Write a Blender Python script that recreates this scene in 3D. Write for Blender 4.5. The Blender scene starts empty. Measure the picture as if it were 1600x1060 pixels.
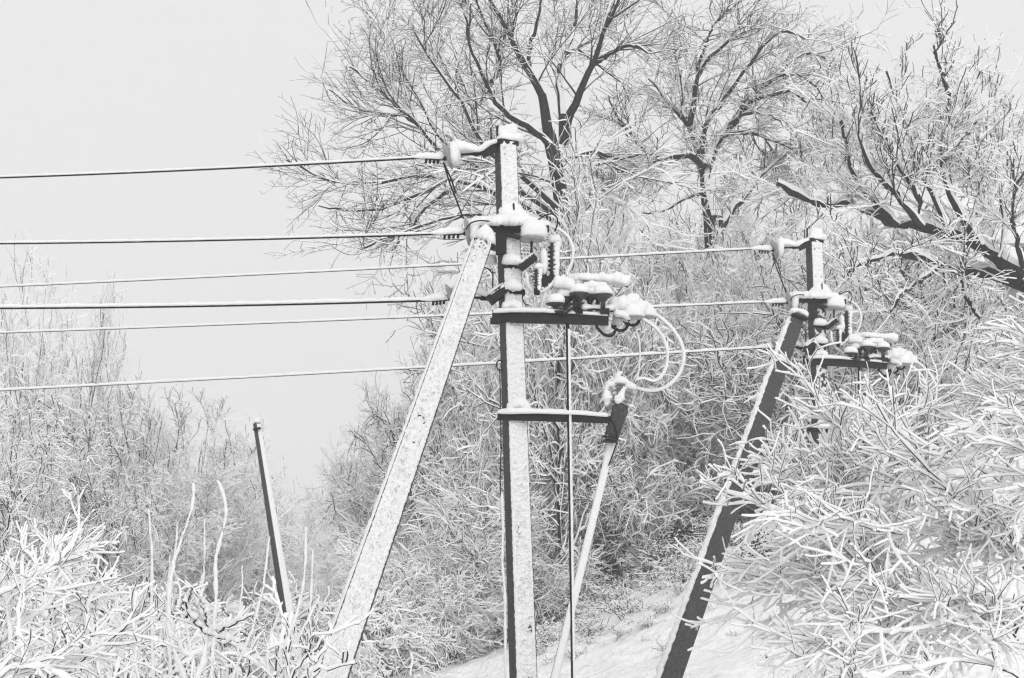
import bpy, math
import numpy as np
from mathutils import noise as mnoise, Vector

# ------------------------------------------------------------------ camera, sky, sun, exposure
SC = bpy.context.scene
FPX, W0, H0, HOR = 2300.0, 1600, 1060, 920.0
CAM_Z = 1.6
PITCH = math.atan((HOR - H0 / 2) / FPX)
cam_d = bpy.data.cameras.new("camera")
cam_d.sensor_width = 36.0
cam_d.lens = 36.0 * FPX / W0
cam_d.clip_start = 0.1
cam_d.clip_end = 3000.0
cam = bpy.data.objects.new("camera", cam_d)
SC.collection.objects.link(cam)
cam.location = (0, 0, CAM_Z)
cam.rotation_euler = (math.pi / 2 + PITCH, 0, 0)
SC.camera = cam

SUN_EL, SUN_AZ = math.radians(33), math.radians(168)      # azimuth clockwise from +Y: behind and right of the camera
world = bpy.data.worlds.new("World")
SC.world = world
world.use_nodes = True
wn = world.node_tree
wn.nodes.clear()
w_out = wn.nodes.new("ShaderNodeOutputWorld")
w_bg = wn.nodes.new("ShaderNodeBackground")
w_sky = wn.nodes.new("ShaderNodeTexSky")
w_sky.sky_type = 'NISHITA'
w_sky.sun_disc = False
w_sky.sun_elevation = SUN_EL
w_sky.sun_rotation = SUN_AZ
w_sky.air_density = 1.0
w_sky.dust_density = 4.0
w_bw = wn.nodes.new("ShaderNodeRGBToBW")
w_mix = wn.nodes.new("ShaderNodeMix")
w_mix.data_type = 'RGBA'
w_mix.inputs[0].default_value = 0.96                      # a closed, even cloud layer over the clear sky
w_mix.inputs[7].default_value = (8.55, 8.55, 8.55, 1)
wn.links.new(w_sky.outputs[0], w_bw.inputs[0])
wn.links.new(w_bw.outputs[0], w_mix.inputs[6])
wn.links.new(w_mix.outputs[2], w_bg.inputs[0])
w_bg.inputs[1].default_value = 0.1
wn.links.new(w_bg.outputs[0], w_out.inputs[0])

sun_d = bpy.data.lights.new("sun", 'SUN')
sun_d.energy = 1.5
sun_d.angle = math.radians(50)
sun_d.color = (1.0, 1.0, 1.0)
sun = bpy.data.objects.new("sun", sun_d)
SC.collection.objects.link(sun)
sun.rotation_euler = (math.pi / 2 - SUN_EL, 0, math.pi - SUN_AZ)
SC.view_settings.view_transform = 'Standard'
SC.view_settings.look = 'None'
SC.view_settings.exposure = 0.0
SC.view_settings.gamma = 1.0
SC.cycles.max_bounces = 12
SC.cycles.diffuse_bounces = 11
SC.cycles.glossy_bounces = 2
SC.cycles.volume_bounces = 1
SC.cycles.use_denoising = True
SC.cycles.denoiser = 'OPENIMAGEDENOISE'
SC.cycles.denoising_input_passes = 'RGB_ALBEDO_NORMAL'
SC.cycles.denoising_prefilter = 'ACCURATE'
SC.cycles.pixel_filter_type = 'BLACKMAN_HARRIS'
SC.cycles.filter_width = 1.3

# ------------------------------------------------------------------ helpers
COL = SC.collection
A = np.array
UPZ = A([0, 0, 1.0])
ct, st = math.cos(PITCH), math.sin(PITCH)


def P(x, y, Y):
    """photo pixel (1600 x 1060) at ground distance Y in metres -> world point"""
    u, v = (x - W0 / 2) / FPX, (H0 / 2 - y) / FPX
    d = A([u, ct - v * st, st + v * ct])
    return A([0, 0, CAM_Z]) + d * (Y / d[1])


def PX(pts, Y0, Y1=None):
    """polyline of pixels, depth running from Y0 to Y1"""
    Y1 = Y0 if Y1 is None else Y1
    n = len(pts)
    return [P(p[0], p[1], Y0 + (Y1 - Y0) * i / max(1, n - 1) + (p[2] if len(p) > 2 else 0)) for i, p in enumerate(pts)]


def sstep(a, b, x):
    t = np.clip((x - a) / (b - a), 0, 1)
    return t * t * (3 - 2 * t)


def ground_h(x, y):
    x = np.asarray(x, float); y = np.asarray(y, float)
    xf = -0.9 - 0.12 * (np.minimum(y, 400) - 22)
    d = np.maximum(x - xf, 0)
    hill = 11.5 * (1 - np.exp(-(d * 0.46) / 11.5 * (0.55 + 0.45 * sstep(0, 5, d))))
    fade = sstep(9, 21, y)
    left = 0.035 * np.maximum(-x - 6 - 0.1 * y, 0)
    lump = 0.07 * np.sin(x * 1.3 + 0.4 * y) * np.sin(y * 0.9 - 0.5 * x) + 0.04 * np.sin(x * 3.1) * np.cos(y * 2.7)
    base = 0.32 * sstep(10, 22, y)
    return hill * fade + left + base + lump * sstep(3, 10, y)


# --- materials
def mat(name, col, rough=0.8, var=0.0, vscale=20.0, bump=0.0, bscale=60.0, spec=0.3, detail=4, bdist=0.02):
    m = bpy.data.materials.new(name)
    m.use_nodes = True
    nt = m.node_tree
    b = nt.nodes["Principled BSDF"]
    b.inputs["Roughness"].default_value = rough
    b.inputs["Specular IOR Level"].default_value = spec
    b.inputs["Base Color"].default_value = (col, col, col, 1)
    tc = nt.nodes.new("ShaderNodeTexCoord")
    if var > 0:
        n = nt.nodes.new("ShaderNodeTexNoise")
        n.inputs["Scale"].default_value = vscale
        n.inputs["Detail"].default_value = detail
        r = nt.nodes.new("ShaderNodeValToRGB")
        lo, hi = col * (1 - var), min(0.95, col * (1 + var))
        r.color_ramp.elements[0].position = 0.3
        r.color_ramp.elements[1].position = 0.7
        r.color_ramp.elements[0].color = (lo, lo, lo, 1)
        r.color_ramp.elements[1].color = (hi, hi, hi, 1)
        nt.links.new(tc.outputs["Object"], n.inputs["Vector"])
        nt.links.new(n.outputs["Fac"], r.inputs[0])
        nt.links.new(r.outputs[0], b.inputs["Base Color"])
    if bump > 0:
        n2 = nt.nodes.new("ShaderNodeTexNoise")
        n2.inputs["Scale"].default_value = bscale
        n2.inputs["Detail"].default_value = 5
        bp = nt.nodes.new("ShaderNodeBump")
        bp.inputs["Strength"].default_value = bump
        bp.inputs["Distance"].default_value = bdist
        nt.links.new(tc.outputs["Object"], n2.inputs["Vector"])
        nt.links.new(n2.outputs["Fac"], bp.inputs["Height"])
        nt.links.new(bp.outputs[0], b.inputs["Normal"])
    return m


M_SNOW = mat("snow", 0.86, 0.95, 0.03, 9, 0.55, 110, 0.05)
M_PLAST = mat("packed_snow", 0.87, 0.95, 0.08, 90, 0.9, 75, 0.05)
M_TWSNOW = mat("twig_snow", 0.95, 0.95, 0, spec=0.0)
M_NSNOW = mat("branch_snow", 0.94, 0.95, 0.01, 30, 0.4, 120, 0.02)

M_GSNOW = mat("ground_snow", 0.94, 0.95, 0.04, 1.3, 0.9, 6, 0.05, bdist=0.10)
M_BARK = mat("bark", 0.032, 0.9, 0.5, 14, spec=0.05)
M_TWIG = mat("twig_bark", 0.050, 0.9, 0, spec=0.0)
M_THIN = mat("thicket_bark", 0.05, 0.9, 0, spec=0.0)
M_CONC = mat("wet_concrete", 0.062, 0.85, 0.35, 38, 0.3, 90, 0.2)
M_STEEL = mat("dark_steel", 0.009, 0.6, 0.4, 30, 0, spec=0.3)
M_WIRE = mat("wire", 0.012, 0.7, 0, spec=0.2)
M_PORC = mat("porcelain", 0.035, 0.35, 0.3, 20, 0, spec=0.5)
M_GLASS = mat("grey_porcelain", 0.28, 0.35, 0.2, 20, 0, spec=0.5)
M_LEAF = mat("dark_leaf", 0.035, 0.7, 0.4, 6, 0, spec=0.2)
M_WALL = mat("render_wall", 0.30, 0.9, 0.2, 3, 0, spec=0.1)
M_PANE = mat("window_pane", 0.03, 0.15, 0, spec=0.5)


# --- objects
def thing(name, label, cat, loc=(0, 0, 0), group=None):
    o = bpy.data.objects.new(name, None)
    COL.objects.link(o)
    o.location = tuple(float(c) for c in loc)
    o.empty_display_size = 0.2
    o["label"] = label
    o["category"] = cat
    if group:
        o["group"] = group
    return o


def root_loc(o):
    v = np.zeros(3)
    while o is not None:
        v += A(o.location)
        o = o.parent
    return v


def link_mesh(name, me, parent=None, kind=None):
    o = bpy.data.objects.new(name, me)
    COL.objects.link(o)
    if parent is not None:
        o.parent = parent
    if kind:
        o["kind"] = kind
    return o


def raw_mesh(name, V, quads, mats, mi=None, smooth=True):
    me = bpy.data.meshes.new(name)
    V = np.ascontiguousarray(V, np.float32)
    quads = np.ascontiguousarray(quads, np.int32)
    nq, k = quads.shape
    me.vertices.add(len(V))
    me.vertices.foreach_set("co", V.ravel())
    me.loops.add(nq * k)
    me.loops.foreach_set("vertex_index", quads.ravel())
    me.polygons.add(nq)
    me.polygons.foreach_set("loop_start", np.arange(0, nq * k, k, dtype=np.int32))
    for m in mats:
        me.materials.append(m)
    if mi is not None:
        me.polygons.foreach_set("material_index", np.ascontiguousarray(mi, np.int32))
    if smooth:
        me.polygons.foreach_set("use_smooth", np.ones(nq, bool))
    me.update(calc_edges=True)
    return me


XF = None        # (pivot, rotation 3x3, translation) applied to every point of the equipment builders


def xf(p):
    p = np.asarray(p, float)
    if XF is None:
        return p
    return (p - XF[0]) @ XF[1].T + XF[0] + XF[2]


class MB:
    """collects shapes of ONE part; build() links them as one mesh"""

    def __init__(s):
        s.v, s.f, s.flat = [], [], []

    def add(s, V, F, flat=False):
        o = len(s.v)
        s.v += [tuple(map(float, p)) for p in V]
        s.f += [tuple(i + o for i in f) for f in F]
        s.flat += [flat] * len(F)
        return s

    def prism(s, lo, hi):
        """two rings of n points -> closed solid"""
        n = len(lo)
        F = [tuple(range(n))[::-1], tuple(range(n, 2 * n))]
        F += [(i, (i + 1) % n, n + (i + 1) % n, n + i) for i in range(n)]
        return s.add(list(lo) + list(hi), F, True)

    def beam(s, p0, p1, w, h, up=(0, 0, 1)):
        p0, p1, up = A(p0, float), A(p1, float), A(up, float)
        t = p1 - p0; t /= np.linalg.norm(t)
        sd = np.cross(t, up); sd /= np.linalg.norm(sd)
        u = np.cross(sd, t)
        r = lambda p: [p - sd * w / 2 - u * h / 2, p + sd * w / 2 - u * h / 2, p + sd * w / 2 + u * h / 2, p - sd * w / 2 + u * h / 2]
        return s.prism(r(p0), r(p1))

    def tube(s, pts, rad, n=8, cap=True):
        pts = [A(p, float) for p in pts]
        m = len(pts)
        rad = [rad] * m if np.isscalar(rad) else list(rad)
        V, F = [], []
        ref = None
        for i, p in enumerate(pts):
            t = pts[min(i + 1, m - 1)] - pts[max(i - 1, 0)]
            t = t / (np.linalg.norm(t) + 1e-9)
            if ref is None:
                ref = A([0, 0, 1.0]) if abs(t[2]) < 0.9 else A([0, 1.0, 0])
            a = np.cross(t, ref); a /= np.linalg.norm(a) + 1e-9
            b = np.cross(a, t)
            ref = b
            for k in range(n):
                q = 2 * math.pi * k / n
                V.append(p + rad[i] * (math.cos(q) * a + math.sin(q) * b))
        for i in range(m - 1):
            for k in range(n):
                k2 = (k + 1) % n
                F.append((i * n + k, i * n + k2, (i + 1) * n + k2, (i + 1) * n + k))
        if cap:
            F.append(tuple(range(n))[::-1])
            F.append(tuple(range((m - 1) * n, m * n)))
        return s.add(V, F)

    def lathe(s, p0, p1, prof, n=20):
        """prof: list of (t along axis 0..1, radius)"""
        p0, p1 = A(p0, float), A(p1, float)
        ax = p1 - p0
        pts = [p0 + ax * t for t, r in prof]
        t = ax / np.linalg.norm(ax)
        ref = A([0, 0, 1.0]) if abs(t[2]) < 0.9 else A([0, 1.0, 0])
        a = np.cross(t, ref); a /= np.linalg.norm(a)
        b = np.cross(a, t)
        V, F = [], []
        for p, (_, r) in zip(pts, prof):
            for k in range(n):
                q = 2 * math.pi * k / n
                V.append(p + r * (math.cos(q) * a + math.sin(q) * b))
        for i in range(len(prof) - 1):
            for k in range(n):
                k2 = (k + 1) % n
                F.append((i * n + k, i * n + k2, (i + 1) * n + k2, (i + 1) * n + k))
        F.append(tuple(range(n))[::-1]); F.append(tuple(range((len(prof) - 1) * n, len(prof) * n)))
        return s.add(V, F)

    def ridge(s, pts, w, h, seed=0, amp=0.25, step=0.012, taper=None, up=(0, 0, 1), m=9, sink=0.3):
        """a lying roll of snow along a polyline: half-round section, uneven width and height, rounded ends"""
        pts = [A(p, float) for p in pts]
        seg = [np.linalg.norm(pts[i + 1] - pts[i]) for i in range(len(pts) - 1)]
        cum = np.concatenate([[0], np.cumsum(seg)])
        L = cum[-1]
        n = max(6, int(L / step))
        W_ = [w] * len(pts) if np.isscalar(w) else w
        H_ = [h] * len(pts) if np.isscalar(h) else h
        taper = taper if taper is not None else min(0.03, L * 0.3)
        V, F = [], []
        dist = np.linspace(0, L, n)
        C = np.stack([np.interp(dist, cum, [p[k] for p in pts]) for k in range(3)], 1)
        T = np.gradient(C, axis=0)
        up = A(up, float)
        for i in range(n):
            t = T[i] / (np.linalg.norm(T[i]) + 1e-9)
            sd = np.cross(t, up)
            nn = np.linalg.norm(sd)
            sd = sd / nn if nn > 0.15 else A([1.0, 0, 0])
            u = np.cross(sd, t)
            if nn <= 0.15:
                u = A([0, -1.0, 0])
            ee = min(1, max(0.03, dist[i] / taper), max(0.03, (L - dist[i]) / taper))
            e = math.sqrt(1 - (1 - ee) ** 2) + 0.02
            ww = np.interp(dist[i], cum, W_) / 2 * e
            hh = np.interp(dist[i], cum, H_) * e
            for k in range(m):
                q = math.pi * k / (m - 1)
                p0 = C[i] + sd * math.cos(q) * ww + u * (math.sin(q) ** 0.8 * hh - sink * min(hh, ww) * (1 - math.sin(q)))
                nz = mnoise.noise(Vector(p0 * 14 + seed * 7.3)) * 0.7 + mnoise.noise(Vector(p0 * 45 + seed * 3.1)) * 0.45
                p = C[i] + (p0 - C[i]) * (1 + amp * nz * 1.3)
                V.append(p)
        for i in range(n - 1):
            for k in range(m - 1):
                F.append((i * m + k, (i + 1) * m + k, (i + 1) * m + k + 1, i * m + k + 1))
            F.append((i * m + m - 1, (i + 1) * m + m - 1, (i + 1) * m, i * m))
        F.append(tuple(range(m))); F.append(tuple(range((n - 1) * m, n * m))[::-1])
        return s.add(V, F)

    def blob(s, c, rx, ry, rz, seed=0, amp=0.18, flat=0.35, n=18, tilt=(0, 0, 0), sq=0.8):
        """a lump of snow: upper part round, underside flattened"""
        c = A(c, float)
        V, F = [], []
        rows = n // 2 + 2
        for i in range(rows):
            th = math.pi * i / (rows - 1)
            for k in range(n):
                ph = 2 * math.pi * k / n
                d = A([math.sin(th) * math.cos(ph), math.sin(th) * math.sin(ph), math.cos(th)])
                d = np.sign(d) * np.abs(d) ** sq * A([rx, ry, rz])
                if d[2] < 0:
                    d[2] *= flat
                q = c + d
                nz = mnoise.noise(Vector(q * 16 + seed * 5.7)) * 0.7 + mnoise.noise(Vector(q * 50 + seed)) * 0.5
                d = d * (1 + amp * nz * 1.5)
                d[2] += tilt[0] * d[0] + tilt[1] * d[1]
                V.append(c + d)
        for i in range(rows - 1):
            for k in range(n):
                k2 = (k + 1) % n
                F.append((i * n + k, (i + 1) * n + k, (i + 1) * n + k2, i * n + k2))
        return s.add(V, F)

    def plaster(s, a0, a1, b0, b1, nrm, thick, amp, scale, nu, nv, seed=0, bare=-9.0, scales=False, edge=0.10, crack=None):
        """wind-packed snow on a face with corners a0 a1 (top) b0 b1 (bottom); where it thins to nothing the face shows"""
        a0, a1, b0, b1, nrm = [A(q, float) for q in (a0, a1, b0, b1, nrm)]
        V, F = [], []
        for j in range(nv + 1):
            v = j / nv
            l, r = a0 + (b0 - a0) * v, a1 + (b1 - a1) * v
            for i in range(nu + 1):
                u = i / nu
                jit = 0.0
                q = l + (r - l) * u
                nz = mnoise.noise(Vector(q * scale + seed)) * 0.6 + mnoise.noise(Vector(q * scale * 2.7 + seed * 2)) * 0.4
                e = min(1.0, u / edge, (1 - u) / edge)
                t = thick * math.sqrt(max(0, 1 - (1 - e) ** 2)) + amp * nz * e
                if scales:
                    d1 = mnoise.voronoi(Vector(A([q[0] * 1.0, q[1], q[2] * 1.25]) * scale * 1.1 + seed))[0]
                    t += amp * 1.5 * (0.45 - d1[0]) * e
                t = max(t, .003 * e)
                th = bare(u, v) if callable(bare) else bare
                if nz < th:
                    t = -0.004
                if crack and e >= 1:
                    qq = Vector(A([q[0], q[1], q[2] * 1.5]) * 17 + seed * 1.7 + nz * .5)
                    dd = mnoise.voronoi(qq)[0]
                    cut = crack(v) if callable(crack) else crack
                    low = mnoise.noise(Vector(q * 9 + seed * 5))
                    if dd[1] - dd[0] < .12 and low + .35 * nz > cut:
                        t = -0.003 if low + .35 * nz > cut + .62 else min(t, .004)
                if i in (0, nu) or j in (0, nv):
                    t = -0.003
                    q = q + (r - l) * 0.03 * (mnoise.noise(Vector(q * 40 + seed * 4))) * (1 if j not in (0, nv) else 0)
                V.append(q + nrm * t)
        for j in range(nv):
            for i in range(nu):
                o = j * (nu + 1) + i
                F.append((o, o + nu + 1, o + nu + 2, o + 1))
        return s.add(V, F)

    def build(s, name, m, parent=None, kind=None):
        loc = root_loc(parent) if parent is not None else np.zeros(3)
        V = xf(A(s.v)) - loc
        me = bpy.data.meshes.new(name)
        me.from_pydata([tuple(p) for p in V], [], s.f)
        me.materials.append(m)
        me.polygons.foreach_set("use_smooth", [not q for q in s.flat])
        me.update()
        return link_mesh(name, me, parent, kind)


# --- branches (numpy): every level is an array of polylines (N,K,3) with radii (N,K)
def nrm(v):
    return v / (np.linalg.norm(v, axis=-1, keepdims=True) + 1e-9)


def resample(pts, K):
    pts = A(pts, float)
    # catmull-rom-ish: resample linear then smooth
    seg = np.linalg.norm(np.diff(pts, axis=0), axis=1)
    cum = np.concatenate([[0], np.cumsum(seg)])
    d = np.linspace(0, cum[-1], K)
    q = np.stack([np.interp(d, cum, pts[:, k]) for k in range(3)], 1)
    for _ in range(2):
        q[1:-1] = q[1:-1] * 0.5 + (q[:-2] + q[2:]) * 0.25
    return q


def limbs(list_of_pts, r0, r1, K=14, jitter=0.0, rng=None):
    C = np.stack([resample(p, K) for p in list_of_pts])
    if jitter > 0:
        n = rng.normal(0, jitter, C.shape)
        n[:, 0] = 0
        C = C + n
    N = len(C)
    r0 = np.broadcast_to(A(r0, float), (N,)); r1 = np.broadcast_to(A(r1, float), (N,))
    t = np.linspace(0, 1, K)
    R = r0[:, None] + (r1 - r0)[:, None] * t[None] ** 0.8
    return C, R


def grow(rng, par, parR, M, t0, t1, ang, angsd, L, Lsd, K, wander, trop, r, rtip, byend=0.5, flatten=0.0, weight=None):
    N, KP, _ = par.shape
    plen = np.linalg.norm(np.diff(par, axis=1), axis=2).sum(1)
    w = plen if weight is None else weight * plen
    idx = rng.choice(N, M, p=w / w.sum())
    t = t0 + (t1 - t0) * rng.random(M)
    ft = t * (KP - 1)
    i = np.minimum(ft.astype(int), KP - 2)
    f = (ft - i)[:, None]
    p0, p1 = par[idx, i], par[idx, i + 1]
    pos = p0 + (p1 - p0) * f
    rp = parR[idx, i] * (1 - f[:, 0]) + parR[idx, i + 1] * f[:, 0]
    T = nrm(p1 - p0)
    ref = np.where(np.abs(T[:, 2:3]) < 0.9, A([0, 0, 1.0]), A([1.0, 0, 0]))
    U = nrm(np.cross(T, ref)); Vv = np.cross(U, T)
    az = rng.random(M) * 2 * math.pi
    if flatten > 0:     # keep the spray of twigs near the horizontal plane
        az = np.where(rng.random(M) < flatten, np.where(rng.random(M) < 0.5, 0.0, math.pi) + rng.normal(0, 0.45, M), az)
    a = np.radians(rng.normal(ang, angsd, M))[:, None]
    d = np.cos(a) * T + np.sin(a) * (np.cos(az)[:, None] * U + np.sin(az)[:, None] * Vv)
    ln = np.minimum(L * np.exp(rng.normal(0, Lsd, M)), 1.9 * L) * (1 - byend * t)
    out = np.zeros((M, K, 3)); out[:, 0] = pos
    trop = A(trop, float)
    bend = rng.normal(0, wander * 0.7, (M, 3))
    for k in range(1, K):
        d = nrm(d + bend + rng.normal(0, wander, (M, 3)) + trop)
        pos = pos + d * (ln / (K - 1))[:, None]
        out[:, k] = pos
    ra = np.minimum(rp * 0.8, r * np.exp(rng.normal(0, 0.2, M)))
    tt = np.linspace(0, 1, K)[None]
    R = ra[:, None] + (np.minimum(rtip, ra) - ra)[:, None] * tt
    return out, R


FRONT = nrm(A([0.18, -0.40, 1.0]))        # the snow came on the wind: upper sides, a little towards camera and right


def snowtube(C, R, snow, wid, S=4, rng=None, minh=0.25, lump=0.25, bare_vert=None, tipround=False, frac=1.0, ref=None, side=-0.3, wrap=False):
    """polylines -> tubes whose underside is bark and whose upper side carries a ridge of snow.
    snow: ridge height above the axis (m), wid: half width of the ridge (m). frac: share of twigs that carry snow"""
    if tipround:          # a full-width ring just short of the end, so that the finger of snow ends blunt
        N, K, _ = C.shape
        q = C[:, -2:-1] + (C[:, -1:] - C[:, -2:-1]) * 0.86
        C = np.concatenate([C[:, :-1], q, C[:, -1:]], 1)
        R = np.concatenate([R[:, :-1], R[:, -1:], R[:, -1:]], 1)
    N, K, _ = C.shape
    T = np.empty_like(C)
    T[:, 1:-1] = C[:, 2:] - C[:, :-2]; T[:, 0] = C[:, 1] - C[:, 0]; T[:, -1] = C[:, -1] - C[:, -2]
    T = nrm(T)
    rf = FRONT if ref is None else ref
    dot = (T @ rf)[..., None]
    U = nrm(rf - dot * T)
    Vv = np.cross(T, U)
    hz = np.sqrt(np.clip(1 - dot[..., 0] ** 2, 0, 1))
    amt = minh + (1 - minh) * hz ** 2
    if rng is not None and lump > 0:
        amt = amt * (1 + lump * rng.normal(0, 1, amt.shape).clip(-1.6, 1.8))
    has = np.ones(N, bool) if frac >= 1 else rng.random(N) < frac
    amt = amt * np.where(has, 1, 0.12)[:, None]
    s = snow * amt
    w = np.maximum(R, wid * (0.55 + 0.45 * amt))
    if tipround:
        s[:, -1] *= 0.3; w[:, -1] *= 0.25; r_end = R[:, -1].copy(); R = R.copy(); R[:, -1] = r_end * .3
    else:
        s[:, -1] *= 0.8; w[:, -1] *= 0.7
    r = R
    def pt(a, b):
        return C + a[..., None] * Vv + b[..., None] * U
    if S == 4:
        ring = [pt(0 * r, -r), pt(w, side * r), pt(0 * r, r * 0.4 + s), pt(-w, side * r)]
        smask = [0, 1, 1, 0]
    elif S == 5:
        ring = [pt(-0.9 * r, -1.3 * r), pt(0.9 * r, -1.3 * r), pt(w, 0.08 * s), pt(0 * r, 0.4 * r + s), pt(-w, 0.08 * s)]
        smask = [0, 1, 1, 1, 1 if wrap else 0]
    elif S == 6:
        ring = [pt(0 * r, -1.2 * r), pt(0.85 * r, -0.45 * r), pt(w, 0.22 * s), pt(0.62 * w, 0.80 * s), pt(-0.62 * w, 0.80 * s), pt(-w, 0.22 * s), pt(-0.85 * r, -0.45 * r)]
        S = 7
        smask = [0, 1, 1, 1, 1, 1, 0]
    else:
        q = [-90, -40, 5, 40, 65, 90, 115, 140, 175, 220]
        ring = []
        for g in q:
            cg, sg = math.cos(math.radians(g)), math.sin(math.radians(g))
            add = s * max(0, sg) ** 1.5
            ring.append(pt(r * cg, r * sg + add))
        S = len(q)
        smask = [0, 0, 0, 1, 1, 1, 1, 0, 0, 0]
    Vt = np.stack(ring, 2)                                   # N,K,S,3
    base = (np.arange(N) * K * S)[:, None, None]
    ii = (np.arange(K - 1) * S)[None, :, None]
    ss = np.arange(S)[None, None, :]
    s2 = (ss + 1) % S
    o = base + ii
    F = np.stack([o + ss, o + s2, o + S + s2, o + S + ss], -1)
    mi = np.broadcast_to(A(smask)[None, None, :], F.shape[:3]).copy()
    mi[~has] = 0
    if bare_vert is not None:
        vert = hz[:, :-1] < bare_vert
        mi[vert] = 0
    return Vt.reshape(-1, 3), F.reshape(-1, 4), mi.reshape(-1)


def join(parts):
    V, F, M, o = [], [], [], 0
    for v, f, m in parts:
        V.append(v); F.append(f + o); M.append(m); o += len(v)
    return np.concatenate(V), np.concatenate(F), np.concatenate(M)


TRI = [0]


def branch_mesh(name, parts, bark=None, snow=None, origin=None):
    V, F, M = join(parts)
    TRI[0] += 2 * len(F)
    if origin is not None:
        V = V - A(origin)
    return raw_mesh(name, V, F, [bark or M_TWIG, snow or M_TWSNOW], M)


def copy_thing(o, loc, rz, sc, label=None, group=None):
    c = o.copy(); COL.objects.link(c)
    for ch in o.children:
        d = ch.copy(); COL.objects.link(d); d.parent = c
    c.location = tuple(map(float, loc)); c.rotation_euler = (0, 0, rz)
    c.scale = (sc, sc, sc) if np.isscalar(sc) else sc
    if label: c["label"] = label
    if group: c["group"] = group
    return c

# ------------------------------------------------------------------ the ground
def build_ground():
    xs = np.concatenate([-np.geomspace(900, 40, 26), np.linspace(-38, -5.3, 90), np.linspace(-5, 8, 120), np.linspace(8.3, 38, 80), np.geomspace(40, 900, 26)])
    ys = np.concatenate([np.linspace(-60, 2, 14), np.linspace(2.4, 16.8, 48), np.linspace(17, 30, 120), np.linspace(30.3, 60, 80), np.geomspace(62, 1500, 40)])
    X, Y = np.meshgrid(xs, ys)
    Z = ground_h(X, Y)
    near = (np.abs(X) < 30) & (Y < 50) & (Y > 3)
    def rough(x, y):
        v = mnoise.noise(Vector((x * .9, y * .9, 0))) * .10 + mnoise.noise(Vector((x * 2.6, y * 2.6, 4))) * .06
        v += abs(mnoise.noise(Vector((x * 5.2, y * 5.2, 9)))) * .11 * (1 if y > 14 else .5)
        return v
    nz = np.array([[rough(x, y) if n else 0 for x, y, n in zip(rx, ry, rn)] for rx, ry, rn in zip(X, Y, near)])
    Z = Z + nz
    ny, nx = X.shape
    V = np.stack([X, Y, Z], -1).reshape(-1, 3)
    i = (np.arange(ny - 1)[:, None] * nx + np.arange(nx - 1)[None]).ravel()
    F = np.stack([i, i + 1, i + nx + 1, i + nx], 1)
    o = link_mesh("ground", raw_mesh("ground", V, F, [M_GSNOW]), None, "structure")
    return o


build_ground()

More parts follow.
